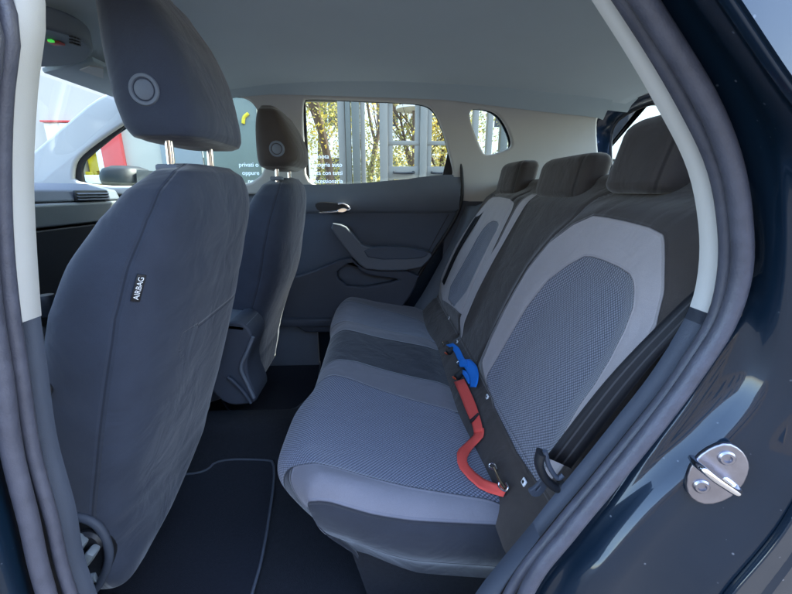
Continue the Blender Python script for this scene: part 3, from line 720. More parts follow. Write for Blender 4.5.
# windscreen glass
mesh('windscreen', [(-1.12, .55, 1.37), (-1.12, 1.98, 1.37), (-1.75, 2.05, .98), (-1.75, .5, .98)], [(0, 1, 2, 3)], M_glass, car, False)
# tailgate
TO = Vector((1.33, 0, 1.0)); TU = Vector((0, 0, 1))
TG = PP([(608, 215), (606, 188), (604, 150), (604, 130), (608, 118), (618, 108), (634, 100), (664, 92), (722, 80)], X=1.33)
def tp_(y, z): return TO+Vector((0, y, 0))+TU*((z-1.0)/TU.z)
tg = plate('tailgate', [tp_(.5, .2), tp_(.5, 1.53), tp_(2.32, 1.53), tp_(2.32, .2)], [TG+[tp_(1.0, 1.43), tp_(.8, 1.42), tp_(.72, 1.35), tp_(.72, .93)]], (TO, (0, 1, 0), TU), .02, M_paint, car, bev=.006, smooth=1)
plate('rear_window', [tp_(.70, 1.02), tp_(.70, 1.48), tp_(2.30, 1.50), tp_(2.30, 1.02)], [], (TO+Vector((.02, 0, 0)), (0, 1, 0), TU), .005, M_glass, tg, bev=.0005, smooth=0)
tr0 = crom(PP([(600, 215), (598, 190), (593, 150), (592, 130), (598, 117), (612, 106), (635, 96), (665, 87), (720, 72)], X=1.2), 6)
tr1 = crom(PP([(608, 215), (606, 188), (603, 150), (603, 133), (609, 121), (620, 112), (640, 102), (668, 94), (725, 80)], X=1.26), 6)
TG = PP([(615, 215), (613, 188), (611, 150), (612, 132), (617, 122), (626, 115), (642, 107), (670, 100), (728, 88)], X=1.285)
tr2 = crom(TG, 6)
loft('tail_frame', [tr0, tr1, tr2], M_paint, car, thick=.006)
tube('tail_opening_seal', tr0, .009, M_rubber, car, smooth_n=0)
tube('tailgate_seal', tr2, .006, M_brubber, car, smooth_n=0)
mesh('parcel_shelf', [(.66, .55, .93), (.66, 2.04, .93), (1.3, 2.04, .93), (1.3, .55, .93)], [(0, 1, 2, 3)], M_carpet, car, False).modifiers.new('s', 'SOLIDIFY').thickness = .02

# ---- dashboard
def extr(name, prof, y0, y1, m, parent):
    n = len(prof); vs = [Vector((x, y, z)) for y in (y0, y1) for x, z in prof]
    fs = [(i, (i+1) % n, n+(i+1) % n, n+i) for i in range(n)]+[tuple(range(n))[::-1], tuple(range(n, 2*n))]
    o = mesh(name, vs, fs, m, parent, True, 40); b = o.modifiers.new('b', 'BEVEL'); b.width = .008; b.segments = 3; return o
dash = extr('dashboard', [(-1.8, 1.015), (-1.42, 1.03), (-1.30, 1.0), (-1.285, .955), (-1.45, .94), (-1.45, .2), (-1.8, .2)], .52, 2.03, M_gtrim, car)
extr('dashboard_trim', [(-1.46, .955), (-1.285, .95), (-1.275, .945), (-1.30, .86), (-1.46, .84)], .53, 2.02, M_silver, dash)
extr('glove_box', [(-1.46, .84), (-1.31, .85), (-1.35, .62), (-1.40, .45), (-1.46, .45)], 1.3, 2.0, M_black, dash)
av = boxes('air_vent', [((-1.283, 1.83, .977), (.012, .20, .045))], M_black, dash, .004)
boxes('vent_slat', [((-1.275, 1.83, .962+.012*k), (.014, .19, .004), Matrix.Rotation(radians(25), 3, 'Y')) for k in range(3)], M_gtrim, av, .001)
# steering wheel in front of the near seat
sw = tube('steering_wheel', [Vector((-1.12+.19*sin(radians(25))*sin(f)*-1, .93+.19*cos(f), .86+.19*cos(radians(25))*sin(f))) for f in fr(0, 2*pi*15/16, 15)], .016, M_black, car, closed=True, smooth_n=2)
lathe('steering_hub', (-1.14, .93, .86), (1, 0, .45), [(.05, -.1), (.075, -.02), (.07, .0), (.01, .01)], M_black, sw)
boxes('wheel_spoke', [((-1.13, .93, .86), (.02, .34, .035))], M_black, sw, .006)
# wing mirror on the far side
mir = restmesh('wing_mirror', [(1.005, -1.430, -1.310, 2.16, 2.30), (1.02, -1.460, -1.280, 2.13, 2.36), (1.07, -1.475, -1.270, 2.13, 2.38), (1.11, -1.460, -1.280, 2.15, 2.36), (1.125, -1.420, -1.310, 2.18, 2.32)], M_black, car, nseg=24, pw=3, dense=3)
mesh('mirror_glass', [(-1.266, 2.15, 1.02), (-1.266, 2.35, 1.025), (-1.266, 2.34, 1.105), (-1.266, 2.17, 1.105)], [(0, 1, 2, 3)], M_chrome, mir, False)
#SPLIT
# ---- near door opening: trim, seal and painted body, as nested closed rails round the opening
CEN = Vector((.0, 0, .72))
def rail(rpx, lpx, Y, bot, top):
    """closed ring of points in the plane of the body side; rpx top to bottom on the right, lpx bottom to top on the left"""
    pts = PP(rpx, Y=Y) + [Vector((x, Y, z)) for x, z in bot] + PP(lpx, Y=Y) + [Vector((x, Y, z)) for x, z in top]
    pts = crom(pts, 10, True)
    n = 180; out = []
    angs = [math.atan2(p.z-CEN.z, p.x-CEN.x) for p in pts]
    for k in range(n):
        a = -pi+2*pi*(k+.5)/n; d = Vector((cos(a), sin(a))); best = None
        for i in range(len(pts)):
            p, q = pts[i]-CEN, pts[(i+1) % len(pts)]-CEN
            den = d.x*(q.z-p.z)-d.y*(q.x-p.x)
            if abs(den) < 1e-12: continue
            t = (p.x*(q.z-p.z)-p.z*(q.x-p.x))/den; u = (d.y*p.x-d.x*p.z)/den
            if t > 0 and -1e-6 <= u <= 1+1e-6 and (best is None or t > best): best = t
        if best is None: best = .5
        out.append(Vector((CEN.x+d.x*best, Y, CEN.z+d.y*best)))
    # light smoothing
    for _ in range(2):
        out = [(out[i-1]+out[i]*2+out[(i+1) % n])/4 for i in range(n)]
    return out
def pz(px, py, Y): q = P(px, py, Y=Y); return (q.x, q.z)
topz = lambda x0, x1, z: [(x0, z), ((x0+x1)/2, z+.015), (x1, z)]
R_in = rail([(535, -96), (565, -48), (594, 0), (623, 48), (658, 104), (688, 165), (703, 220), (706, 262), (697, 308), (672, 350), (640, 392), (600, 440), (562, 487), (525, 530), (480, 585)], [(83, 594), (68, 517), (54, 434), (46, 370), (41, 308), (37, 250), (34, 180), (36, 120), (41, 60), (49, 0)], .50,
            [(.08, .16), (-.15, .10), (-.40, .14)], [(-.345, 1.34), (-.2, 1.41), (.04, 1.405)])
R_lip = rail([(556, -96), (585, -48), (615, 0), (645, 48), (676, 104), (706, 165), (717, 220), (718, 265), (709, 311), (690, 345), (664, 385), (628, 430), (590, 477), (550, 525), (500, 594)], [(77, 594), (61, 524), (40, 452), (29, 380), (19, 315), (12, 250), (9, 180), (11, 110), (15, 55), (20, 0)], .47,
             [(.12, .12), (-.15, .07), (-.43, .12)], [(-.375, 1.33), (-.2, 1.405), (.05, 1.405)])
def arc(r, a0, a1):
    n = len(r); i0 = int((a0+180)/360*n); i1 = int((a1+180)/360*n); return [r[i % n] for i in range(i0, i1+1)]
off = lambda r, dy, s=1.0: [Vector((CEN.x+(p.x-CEN.x)*s, p.y+dy, CEN.z+(p.z-CEN.z)*s)) for p in r]
def trim(name, a0, a1, m, grow=0):
    rows = [arc(off(R_in, .06, 1.18), a0, a1), arc(off(R_in, .012, 1.035-grow), a0, a1), arc(off(R_in, 0, 1.0-grow), a0, a1),
            [p.lerp(q, .35)+Vector((0, -.012, 0)) for p, q in zip(arc(off(R_in, 0, 1-grow), a0, a1), arc(R_lip, a0, a1))],
            [p.lerp(q, .75)+Vector((0, -.006, 0)) for p, q in zip(arc(off(R_in, 0, 1-grow), a0, a1), arc(R_lip, a0, a1))],
            arc(R_lip, a0, a1), arc(off(R_lip, .03), a0, a1)]
    return loft(name, rows, m, car)
def angof(px, py, Y): q = P(px, py, Y=Y)-CEN; return math.degrees(math.atan2(q.z, q.x))
aR = angof(703, 307, .50); aL = angof(29, 310, .50)
ct = trim('rear_pillar_trim', aR-1, 90, M_trim); tag(ct, 'pale upper pillar trim behind the open doorway')
bt = trim('centre_pillar_trim', 90, aL+1, M_trim); tag(bt, 'pale upper trim of the pillar in front of the doorway')
lt = trim('lower_door_surround', aL-360-1, aR+1, M_dtrim, -.004)
def trim(name, a0, a1, m, grow=0): return None

# seal lobes
def lobe(name, rin, rout, r, Y):
    ctr = [(p+q)/2 for p, q in zip(rin, rout)]
    return ctr
G1 = rail([(562, -96), (592, -48), (623, 0), (654, 48), (686, 104), (715, 165), (725, 220), (726, 268), (715, 319), (694, 352), (668, 392), (632, 437), (594, 484), (554, 532), (508, 594)], [(71, 594), (53, 524), (33, 452), (22, 380), (12, 315), (5, 250), (2, 180), (3, 110), (7, 55), (12, 0)], .455,
          [(.13, .11), (-.15, .06), (-.44, .11)], [(-.385, 1.335), (-.2, 1.415), (.055, 1.415)])
G2 = rail([(582, -96), (612, -48), (643, 0), (674, 48), (708, 104), (732, 165), (741, 220), (742, 272), (727, 322), (706, 355), (680, 393), (644, 440), (606, 487), (567, 535), (525, 594)], [(47, 594), (30, 524), (12, 452), (2, 380), (-9, 315), (-16, 250), (-20, 180), (-19, 110), (-14, 55), (-9, 0)], .43,
          [(.15, .09), (-.15, .03), (-.47, .08)], [(-.41, 1.35), (-.2, 1.43), (.06, 1.43)])
sl = tube('door_aperture_seal', G1, .0078, M_rubber, car, closed=True, seg=14, smooth_n=0, sx=1.1)
tube('seal_bulb', G2, .0108, M_rubber, sl, closed=True, seg=16, smooth_n=0)
tag(sl, 'purplish grey double lipped rubber seal round the doorway')

# painted body side
A0 = rail([(590, -96), (620, -48), (651, 0), (683, 48), (718, 104), (743, 165), (753, 215), (755, 262), (744, 305), (722, 345), (690, 395), (652, 445), (616, 492), (578, 540), (538, 594)], [(35, 594), (18, 524), (-2, 452), (-14, 380), (-25, 315), (-32, 250), (-36, 180), (-36, 110), (-32, 55), (-27, 0)], .447,
          [(.17, .07), (-.15, .01), (-.49, .06)], [(-.43, 1.355), (-.2, 1.44), (.065, 1.44)])
A1 = rail([(615, -96), (648, -48), (681, 0), (705, 35), (733, 82), (754, 120), (767, 160), (772, 215), (772, 270), (766, 325), (752, 380), (702, 441), (650, 492), (600, 548), (566, 594)], [(26, 594), (8, 524), (-14, 452), (-28, 380), (-40, 315), (-47, 250), (-52, 180), (-52, 110), (-48, 55), (-43, 0)], .422,
          [(.19, .05), (-.15, -.01), (-.51, .04)], [(-.45, 1.36), (-.2, 1.45), (.07, 1.45)])
A2 = rail([(624, -96), (657, -48), (690, 0), (716, 35), (746, 82), (768, 125), (782, 165), (788, 215), (790, 270), (788, 330), (775, 385), (722, 450), (664, 505), (612, 560), (586, 594)], [(10, 594), (-8, 524), (-32, 452), (-48, 380), (-60, 315), (-67, 250), (-72, 180), (-72, 110), (-68, 55), (-63, 0)], .405,
          [(.21, .03), (-.15, -.03), (-.53, .02)], [(-.47, 1.37), (-.2, 1.46), (.075, 1.46)])
A3 = rail([(648, -96), (680, -48), (712, 0), (738, 38), (769, 85), (800, 130), (825, 180), (840, 230), (846, 290), (845, 350), (830, 410), (792, 468), (764, 514), (716, 569), (700, 590)], [(-30, 594), (-48, 524), (-70, 452), (-86, 380), (-98, 315), (-105, 250), (-110, 180), (-110, 110), (-106, 55), (-100, 0)], .374,
          [(.30, -.01), (-.15, -.05), (-.58, .0)], [(-.50, 1.38), (-.2, 1.47), (.08, 1.47)])
A4 = rail([(655, -96), (687, -48), (719, 0), (746, 40), (778, 86), (812, 130), (840, 180), (856, 230), (862, 290), (861, 350), (846, 415), (806, 478), (776, 530), (730, 585), (712, 610)], [(-40, 594), (-58, 524), (-80, 452), (-96, 380), (-108, 315), (-115, 250), (-120, 180), (-120, 110), (-116, 55), (-110, 0)], .365,
          [(.32, -.03), (-.15, -.07), (-.60, -.02)], [(-.51, 1.39), (-.2, 1.48), (.085, 1.48)])
A5 = rail([(676, -96), (709, -48), (742, 0), (768, 40), (799, 86), (832, 130), (862, 180), (880, 230), (886, 290), (884, 350), (868, 425), (832, 495), (804, 550), (760, 610), (740, 640)], [(-80, 594), (-98, 524), (-120, 452), (-136, 380), (-148, 315), (-155, 250), (-160, 180), (-160, 110), (-156, 55), (-150, 0)], .352,
          [(.36, -.08), (-.15, -.11), (-.65, -.05)], [(-.54, 1.40), (-.2, 1.49), (.09, 1.49)])
loft('seal_channel', [off(R_lip, .012), off(A0, .012, 1.005)], M_brubber, sl, closed=True)
sub = lambda a, b, t, dy: [p.lerp(q, t)+Vector((0, dy, 0)) for p, q in zip(a, b)]
body = loft('body_side', [off(A0, .03), A0, sub(A0, A1, .5, .006), sub(A0, A1, .85, .004), A1, sub(A1, A2, .4, -.003), A2, sub(A2, A3, .3, .007), sub(A2, A3, .7, .008), sub(A2, A3, .93, .001), A3, sub(A3, A4, .5, -.004), A4, A5], M_paint, car, closed=True)
tag(body, 'glossy dark blue painted door jamb and outer body')
# outer skin beyond the jamb, down to the sill and back to the tail: a sheet with the jamb cut out
def skin(name, y, pts, hole, m, parent, thick=.01):
    return yplate(name, [Vector((x, y, z)) for x, z in pts], hole, y, thick, m, parent, bev=.002, smooth=0)
skin('outer_side_panel', .36, [(-1.9, -.12), (-1.9, .93), (-1.5, .98), (-.62, 1.0), (-.62, 1.42), (-.3, 1.51), (.25, 1.47), (.345, 1.36), (.62, .985), (1.3, .98), (1.38, .5), (1.3, -.12)], [A4], M_paint, body)
# quarter glass behind the rear pillar, slightly set in
qg = mesh('rear_quarter_glass', [P(742, -4, Y=.372), P(800, 100, Y=.372), P(960, 140, Y=.40), P(860, -60, Y=.42)], [(0, 1, 2, 3)], M_mirrorg, body, False)
tag(qg, 'side window glass behind the rear door pillar reflecting pale sky')

yplate('near_quarter_light_blocker', [Vector(p) for p in ((.60, 0, .0), (.60, 0, 1.40), (1.25, 0, 1.38), (1.25, 0, .0))], [], .50, .02, M_dtrim, car, smooth=0)  # windowless plate added behind the quarter glass to block incoming light
# far outer skin, roof, floor pan, near pillars of front door
FO = FY+.07
fo = lambda n, pts, holes: plate(n, pts, holes, (UO+Vector((0, .07, 0)), (1, 0, 0), UP), .01, M_paint, car, bev=.002, smooth=2)
fo('outer_far_pillars', [p+Vector((0, .07, 0)) for p in outer], [[p+Vector((0, .07, 0)) for p in w] for w in (rear_win, front_win, quart)])
yplate('outer_far_doors', [Vector(p) for p in ((-2.2, 0, -.12), (-2.2, 0, .85), (-1.72, 0, .985), (1.3, 0, .985), (1.4, 0, .5), (1.3, 0, -.12))], [], FO, .01, M_paint, car, smooth=0)
rs = grid('roof_skin', fr(-1.14, 1.30, 40), fr(.37, 2.08, 40), lambda x, y: roofz(x, min(max(y, .47), 2.0))+.035-.9*max(0, abs(y-1.235)-.80)**1, M_paint, car, .01)
grid('floor_pan', [-2.2, 1.35], [.36, 2.13], lambda x, y: -.10, M_black, car, .02)
grid('bonnet', fr(-2.9, -1.72, 12), fr(.40, 2.1, 12), lambda x, y: .955-.12*((x+1.72)/1.18)**2-.05*((y-1.24)/.85)**4, M_paint, car, .01)
mesh('bulkhead', [(-1.76, .37, -.1), (-1.76, 2.12, -.1), (-1.76, 2.12, .95), (-1.76, .37, .95)], [(0, 1, 2, 3)], M_black, car, False)
tube('near_windscreen_pillar', [(-1.74, .46, .97), (-1.4, .49, 1.17), (-1.1, .53, 1.36), (-.9, .55, 1.42)], .035, M_trim, car)

# striker
sc = P(715, 472, Y=.395)
an = Vector((-.30, -.95, .05)).normalized()           # the jamb faces outward and a little forward
e1 = (P(733, 445, Y=.395)-P(699, 487, Y=.395)).normalized(); e1 = (e1-an*e1.dot(an)).normalized(); e2 = an.cross(e1)
def spt(px, py): 
    d = ray(px, py); t = an.dot(sc-CAM)/an.dot(d); return CAM+d*t
sp_out = [spt(*q) for q in ((686, 487), (688, 470), (697, 456), (711, 446), (725, 442), (737, 448), (744, 458), (745, 468), (738, 484), (724, 496), (706, 501), (693, 497))]
st = plate('door_striker', sp_out, [], (sc+an*.002, e1, e2 if e1.cross(e2).dot(an) > 0 else -e2), .008, M_steel, body, bev=.0025, smooth=1, res=3)
tag(st, 'steel U shaped striker bolted to the door jamb')
for q in ((724, 455), (699, 483)):
    c = spt(*q)
    lathe('striker_screw', c+an*.006, an, [(.0095, -.002), (.0098, .0015), (.0078, .0035), (.0052, .0035), (.0045, .0005), (.001, .0003)], M_steel, st, 28)
b0 = spt(684, 452); b1 = spt(729, 483)
tube('striker_loop', [spt(722, 476)+an*.002, spt(731, 482)+an*.012, spt(727, 481)+an*.022, spt(712, 470)+an*.030, spt(700, 461)+an*.034, spt(692, 455)+an*.030, spt(690, 456)+an*.016, spt(692, 458)], .0045, M_chrome, st, seg=14, smooth_n=8)

# near seat belt from the pillar to its buckle tongue
Lp = [P(706, 280, Y=.515), P(670, 313, Y=.52), P(606, 380, Y=.52), P(546, 457, Y=.53)]
Rp = [P(716, 296, Y=.50), P(679, 335, Y=.50), P(636, 384, Y=.50), P(571, 468, Y=.515)]
nb = ribbon('seat_belt', Lp, Rp, M_belt, car); tag(nb, 'wide black seat belt running down beside the near rear seat')
tg_ = tube('belt_guide', PP([(541, 452), (539, 464), (545, 478), (556, 487), (565, 484)], Y=.505), .007, M_black, nb, sx=1.6)
tube('guide_slot_bar', PP([(545, 451), (549, 466), (557, 478), (563, 475)], Y=.50), .004, M_dtrim, nb)
yplate('belt_tongue', PP([(534, 488), (543, 477), (549, 480), (541, 494), (533, 496), (528, 490)], Y=.52), [PP([(534, 489), (539, 483), (541, 485), (536, 491)], Y=.52)], .52, .006, M_dtrim, nb, bev=.001, smooth=1)
# buckle receptacles between cushion and back
def buckle(px, py, n, lab=None):
    p = on(BENCH, px, py, .008)
    R_ = Matrix.Rotation(radians(-25), 3, 'Y') @ Matrix.Rotation(radians(20), 3, 'Z')
    b = boxes('seat_belt_buckle', [(p, (.045, .026, .018), R_)], M_black, car, .006)
    boxes('release_button', [(p+R_@Vector((-.028, 0, .002)), (.004, .020, .009), R_)], M_orange, b, .002)
    return b
buckle(461, 374, 0); buckle(452, 350, 0)

# ---- loose pet belts lying on the bench
def OC(px, py, h): return on(BENCH, px, py, .004+h*.9-.006 if h else 0)
def path(lst): return [OC(*a) for a in lst]
r_root = empty('red_pet_strap', OC(470, 440, .0)); tag(r_root, 'red webbing strap with metal snap hook lying across the near rear seat', 'pet strap')
ribbon('webbing', path([(454, 382, .035), (460, 395, .025), (465, 408, .018), (472, 424, .016), (474, 433, .014)]), path([(464, 379, .042), (470, 391, .03), (476, 405, .022), (481, 421, .018), (483, 431, .016)]), M_red, r_root, .0014, 2)
ribbon('webbing', path([(475, 428, .010), (473, 436, .011), (459, 449, .012), (457, 457, .012), (460, 469, .010), (479, 488, .010), (496, 495, .012), (503, 497, .014)]),
       path([(484, 428, .014), (483, 437, .015), (474, 447, .026), (467.5, 457, .020), (469, 466, .016), (484, 479, .018), (501, 485, .024), (508, 487, .024)]), M_red, r_root, .0014, 2)
boxes('slider', [(OC(474.5, 418, .024), (.034, .007, .008), Matrix.Rotation(radians(-38), 3, 'Y') @ Matrix.Rotation(radians(12), 3, 'Z'))], M_black, r_root, .0015)
hk = lambda l: [OC(*a) for a in l]
M_gold = mat('nickel_hook', (.62, .48, .36), .2, metal=1)
s1 = tube('snap_hook', hk([(505, 489, .028), (501, 483, .034), (497, 475, .036), (494, 468, .036)]), .0036, M_gold, r_root, radii=lambda t: 1.2-.5*t)
tube('hook_loop', hk([(494, 469, .036), (490, 468, .036), (489, 465, .036), (492, 463, .036), (495, 465, .036), (497, 470, .036)]), .0022, M_chrome, s1)
tube('swivel_ring', hk([(499, 482, .036), (499, 487, .032), (505, 491, .028), (508, 488, .032), (506, 483, .036)]), .0022, M_chrome, s1)
b_root = empty('blue_pet_strap', OC(465, 370, 0)); tag(b_root, 'blue webbing strap bundled at the middle rear seat beside the red one', 'pet strap')
ribbon('webbing', path([(446, 345, .02), (453, 350, .02), (457, 358, .018), (461, 366, .018)]), path([(453, 343, .03), (459, 348, .026), (463, 356, .022), (467, 363, .022)]), M_blue, b_root, .0016, 3)
ribbon('webbing', path([(459, 360, .03), (464, 367, .034), (468, 374, .038), (470, 381, .038), (470, 387, .035)]), path([(470, 359, .04), (476, 365, .05), (478.5, 373, .055), (478, 381, .055), (476, 387, .05)]), M_blue, b_root, .0016, 3)
ribbon('webbing', path([(459, 361, .035), (463, 359, .038), (467, 360, .04)]), path([(460, 367, .03), (464, 367, .032), (468, 367, .036)]), M_blue, b_root, .004)
ribbon('webbing', path([(463, 370, .03), (467, 372, .032), (470, 377, .034)]), path([(463, 374, .024), (466, 379, .026), (469, 384, .03)]), M_blue, b_root, .005)
tube('strap_clip', hk([(444, 346, .02), (443, 342, .03), (447, 341, .03), (449, 344, .028)]), .0022, M_gold, b_root)
tube('strap_clip', hk([(459, 361, .03), (457, 363, .036), (459, 366, .03)]), .0028, M_chrome, b_root)

# ---- floor mats
def fmat(name, pts, label):
    top = [Vector((x, y, 0)) for x, y in pts]
    e = plate(name, top, [], (Vector((0, 0, .0)), (1, 0, 0), (0, 1, 0)), .012, M_mat, None, bev=.003, smooth=2)
    c = chaikin([Vector((x, y, .006)) for x, y in pts], 2)
    tube('edge_binding', c, .0045, M_pipe, e, closed=True, seg=8, smooth_n=0)
    return tag(e, label, 'floor mat', 'textile mats in the rear footwell')
pn = [P(x, y, Z=.004) for x, y in ((252, 594), (264, 553), (277, 463), (264, 460), (217, 460), (206, 473), (173, 476))]
fmat('floor_mat', [(p.x, p.y) for p in pn]+[(-.95, 1.20), (-.95, .66), (-.33, .62)], 'dark floor mat in the near rear footwell with stitched light edge')
pf = [P(x, y, Z=.004) for x, y in ((322, 347), (300, 346), (286, 343), (283, 349), (276, 352), (250, 352))]
fmat('floor_mat', [(p.x, p.y) for p in pf]+[(-.8, 1.56), (-.3, 1.56)], 'dark floor mat in the far rear footwell beyond the tunnel')
#SPLIT
# ------------------------------------------------------------------ OUTSIDE
GZ = -.33
M_ground = mat('paving', (.05, .05, .05), .85, nscale=3, namt=.2, bump=.4, bscale=60, bdist=.004)
g = grid('ground', fr(-150, 150, 30), fr(-150, 150, 30), lambda x, y: GZ, M_ground, None); tag(g, kind='structure')
M_asph = mat('asphalt', (.06, .06, .06), .9, nscale=5, namt=.25, bump=.5, bscale=80, bdist=.005)
g = grid('street', [-60, 60], [10.5, 17.5], lambda x, y: GZ+.005, M_asph, None); tag(g, kind='structure')

M_render = mat('cream_render', (.52, .47, .39), .9, nscale=1.5, namt=.08, bump=.4, bscale=60, bdist=.003)
M_alu = mat('grey_aluminium', (.11, .11, .09), .45, metal=.3, nscale=10, namt=.05)
M_walu = mat('pale_aluminium', (.20, .18, .145), .5, nscale=10, namt=.05)
M_frost = mat('green_tinted_panel', (.15, .17, .14), .35, nscale=4, namt=.06)
M_lbl = mat('pale_blue_panel', (.24, .25, .25), .4, nscale=4, namt=.06)
M_redp = mat('red_cladding', (.62, .06, .05), .5, nscale=6, namt=.08)
M_yel = mat('yellow_display', (.85, .55, .02), .5, nscale=9, namt=.4)
M_brown = mat('orange_display', (.5, .25, .05), .6, nscale=5, namt=.3)
M_wframe = mat('white_frame', (.8, .8, .78), .5)
SY = 5.0
def X5(px, Y=SY, py=175): return P(px, py, Y=Y).x
def Z5(py, Y=SY, px=378): return P(px, py, Y=Y).z
# left plain building with yellow shop window
wb = empty('shop_building', (-5.5, SY+.2, GZ)); tag(wb, 'cream rendered shop with red cladding and a yellow display window, seen past the windscreen', 'building')
yw = [X5(76, py=165), X5(103, py=165)]; zw = [Z5(188, px=90), Z5(132, px=90)-.1]
xa, xb = -14, X5(165)
holes = [[Vector((yw[0]-.0, 0, zw[0]-.4)), Vector((yw[0], 0, zw[1]+.1)), Vector((yw[1], 0, zw[1]+.1)), Vector((yw[1], 0, zw[0]-.4))]]
yplate('wall', [Vector((xa, 0, GZ)), Vector((xa, 0, 5.5)), Vector((xb, 0, 5.5)), Vector((xb, 0, GZ))], holes, SY+.15, .3, M_render, wb, smooth=0)
boxes('red_panel', [((X5(117, py=165), SY-.03, .75), (X5(128)-X5(108), .06, 2.1))], M_redp, wb)
wfr = boxes('window_frame', [((yw[1]+.02, SY-.02, (zw[0]+zw[1])/2-.1), (.07, .08, zw[1]-zw[0]+.5)), (((yw[0]+yw[1])/2, SY-.02, zw[0]+.1), (yw[1]-yw[0]+.1, .08, .1)), (((yw[0]+yw[1])/2, SY-.02, zw[1]+.15), (yw[1]-yw[0]+.1, .08, .07))], M_wframe, wb)
boxes('window_backing', [(((yw[0]+yw[1])/2, SY+.6, 1.1), (1.6, .03, 2.5))], M_brown, wfr)
items = []
for i in range(44):
    items.append(((random.uniform(yw[0]-.1, yw[1]+.1), SY+random.uniform(.15, .5), random.uniform(zw[0]-.2, zw[1])), (random.uniform(.08, .22), .06, random.uniform(.08, .25))))
boxes('yellow_display', items, M_yel, wfr, .01)
fz = [Z5(156, px=60), Z5(125, px=60)]; fx = [X5(50, py=140), X5(77, py=140)]
tf = boxes('high_window', [(((fx[0]+fx[1])/2, SY-.01, (fz[0]+fz[1])/2+.02), (fx[1]-fx[0], .06, fz[1]-fz[0]))], M_wframe, wb)
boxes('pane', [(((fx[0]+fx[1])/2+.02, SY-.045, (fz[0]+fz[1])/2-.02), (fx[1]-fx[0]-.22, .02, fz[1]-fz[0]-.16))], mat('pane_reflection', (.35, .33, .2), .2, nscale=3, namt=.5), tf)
boxes('red_lintel', [(((fx[0]+fx[1])/2, SY-.05, fz[1]+.03), (fx[1]-fx[0]+.02, .05, .02))], M_redp, tf)

# glazed shopfront
sf = empty('glass_shopfront', (1.0, SY, GZ)); tag(sf, 'glazed shopfront with pale metal frames, white lettering and double doors beside the car', 'shopfront')
x0, x1, x2, x3, x4 = X5(165), X5(205), X5(262), X5(300), X5(346)
zt = 3.0
boxes('blue_panel', [(((x0+x1)/2, SY, 1.0), (x1-x0, .03, zt-GZ))], M_lbl, sf, .002)
boxes('green_panel', [(((x1+x2)/2+.02, SY, 1.0), (x2-x1, .03, zt-GZ))], M_frost, sf, .002)
boxes('cream_post', [(((x2+x3)/2, SY+.03, 1.0), (x3-x2-.02, .12, 2.9))], mat('cream_post', (.6, .52, .38), .8), sf)
def post(a, b, m, y=SY, t=.1, z0=GZ, z1=2.6): boxes('mullion', [(((X5(a)+X5(b))/2, y, (z0+z1)/2), (X5(b)-X5(a), t, z1-z0))], m, sf, .008)
post(340, 347, M_walu); post(347.5, 352.5, M_alu, SY-.04); post(353.5, 361, M_alu, SY-.03, .14); post(361.5, 366, M_walu); post(380, 388, M_walu); post(419, 426, M_walu); post(453, 460, M_walu); post(497, 504, M_alu); post(484, 489, M_walu); post(470, 475, M_walu)
post(302, 308, M_walu)
boxes('top_rail', [((2.0, SY+.01, Z5(99)+.12), (x3*-1+6, .11, .30))], M_walu, sf)
def door(a, b):
    d = boxes('shop_door', [(((X5(a)+X5(b))/2, SY+.0, Z5(143)), (X5(b)-X5(a), .05, .05)), (((X5(a)+X5(b))/2, SY, Z5(173)), (X5(b)-X5(a), .05, Z5(168)-Z5(181))), (((X5(a)+X5(b))/2, SY, .0), (X5(b)-X5(a), .04, .4)), ((X5(a)+.03, SY+.002, 1.05), (.06, .04, 2.5)), ((X5(b)-.03, SY+.002, 1.05), (.06, .04, 2.5))], M_walu, sf, .004)
    c = (X5(a)+X5(b))/2; w = (X5(b)-X5(a))*.30
    tube('door_handle', [(c-w, SY-.03, Z5(172)), (c-w, SY-.08, Z5(173)), (c, SY-.085, Z5(173.5)), (c+w, SY-.08, Z5(173)), (c+w, SY-.03, Z5(172))], .014, M_brubber, d)
door(388, 419); door(426, 453)
gp = mesh('glazing', [(x3, SY+.012, GZ), (6.0, SY+.012, GZ), (6.0, SY+.012, 2.6), (x3, SY+.012, 2.6)], [(0, 1, 2, 3)], glass('shop_glass', (.95, .95, .93), .03), sf, False)
boxes('base_panel', [(((x3+x4)/2, SY-.01, .35), (x4-x3, .04, 1.2))], M_lbl, sf)
boxes('fascia', [((.5, SY+.05, 3.1), (11, .3, 1.0))], M_render, sf)
# lettering on the glass
lh = 4.6/76
for y, a, b in ((157.5, '', 'o prenota'), (165.5, 'privati o', 'e la propria auto'), (173.5, 'oppure', 'e usata con tutti'), (181.5, 'per v', 'concessionaria')):
    for s, xr in ((a, 262.5), (b, 343.5)):
        if s: text('lettering', s, (X5(xr if y > 160 or s == a else 331), SY-.125, Z5(y, px=xr)), lh*.82, (1, 0, 0), (0, 0, 1), M_white, sf, .002, 'RIGHT')
for y in (143, 149): text('lettering', 'orario', (X5(451), SY-.045, Z5(y, px=450)), lh*.8, (1, 0, 0), (0, 0, 1), M_white, sf, .002, 'RIGHT') if False else None
tube('yellow_sticker', [(X5(249), SY-.03, Z5(125)), (X5(250.5), SY-.03, Z5(119)), (X5(255), SY-.03, Z5(115))], .02, M_yel, sf)

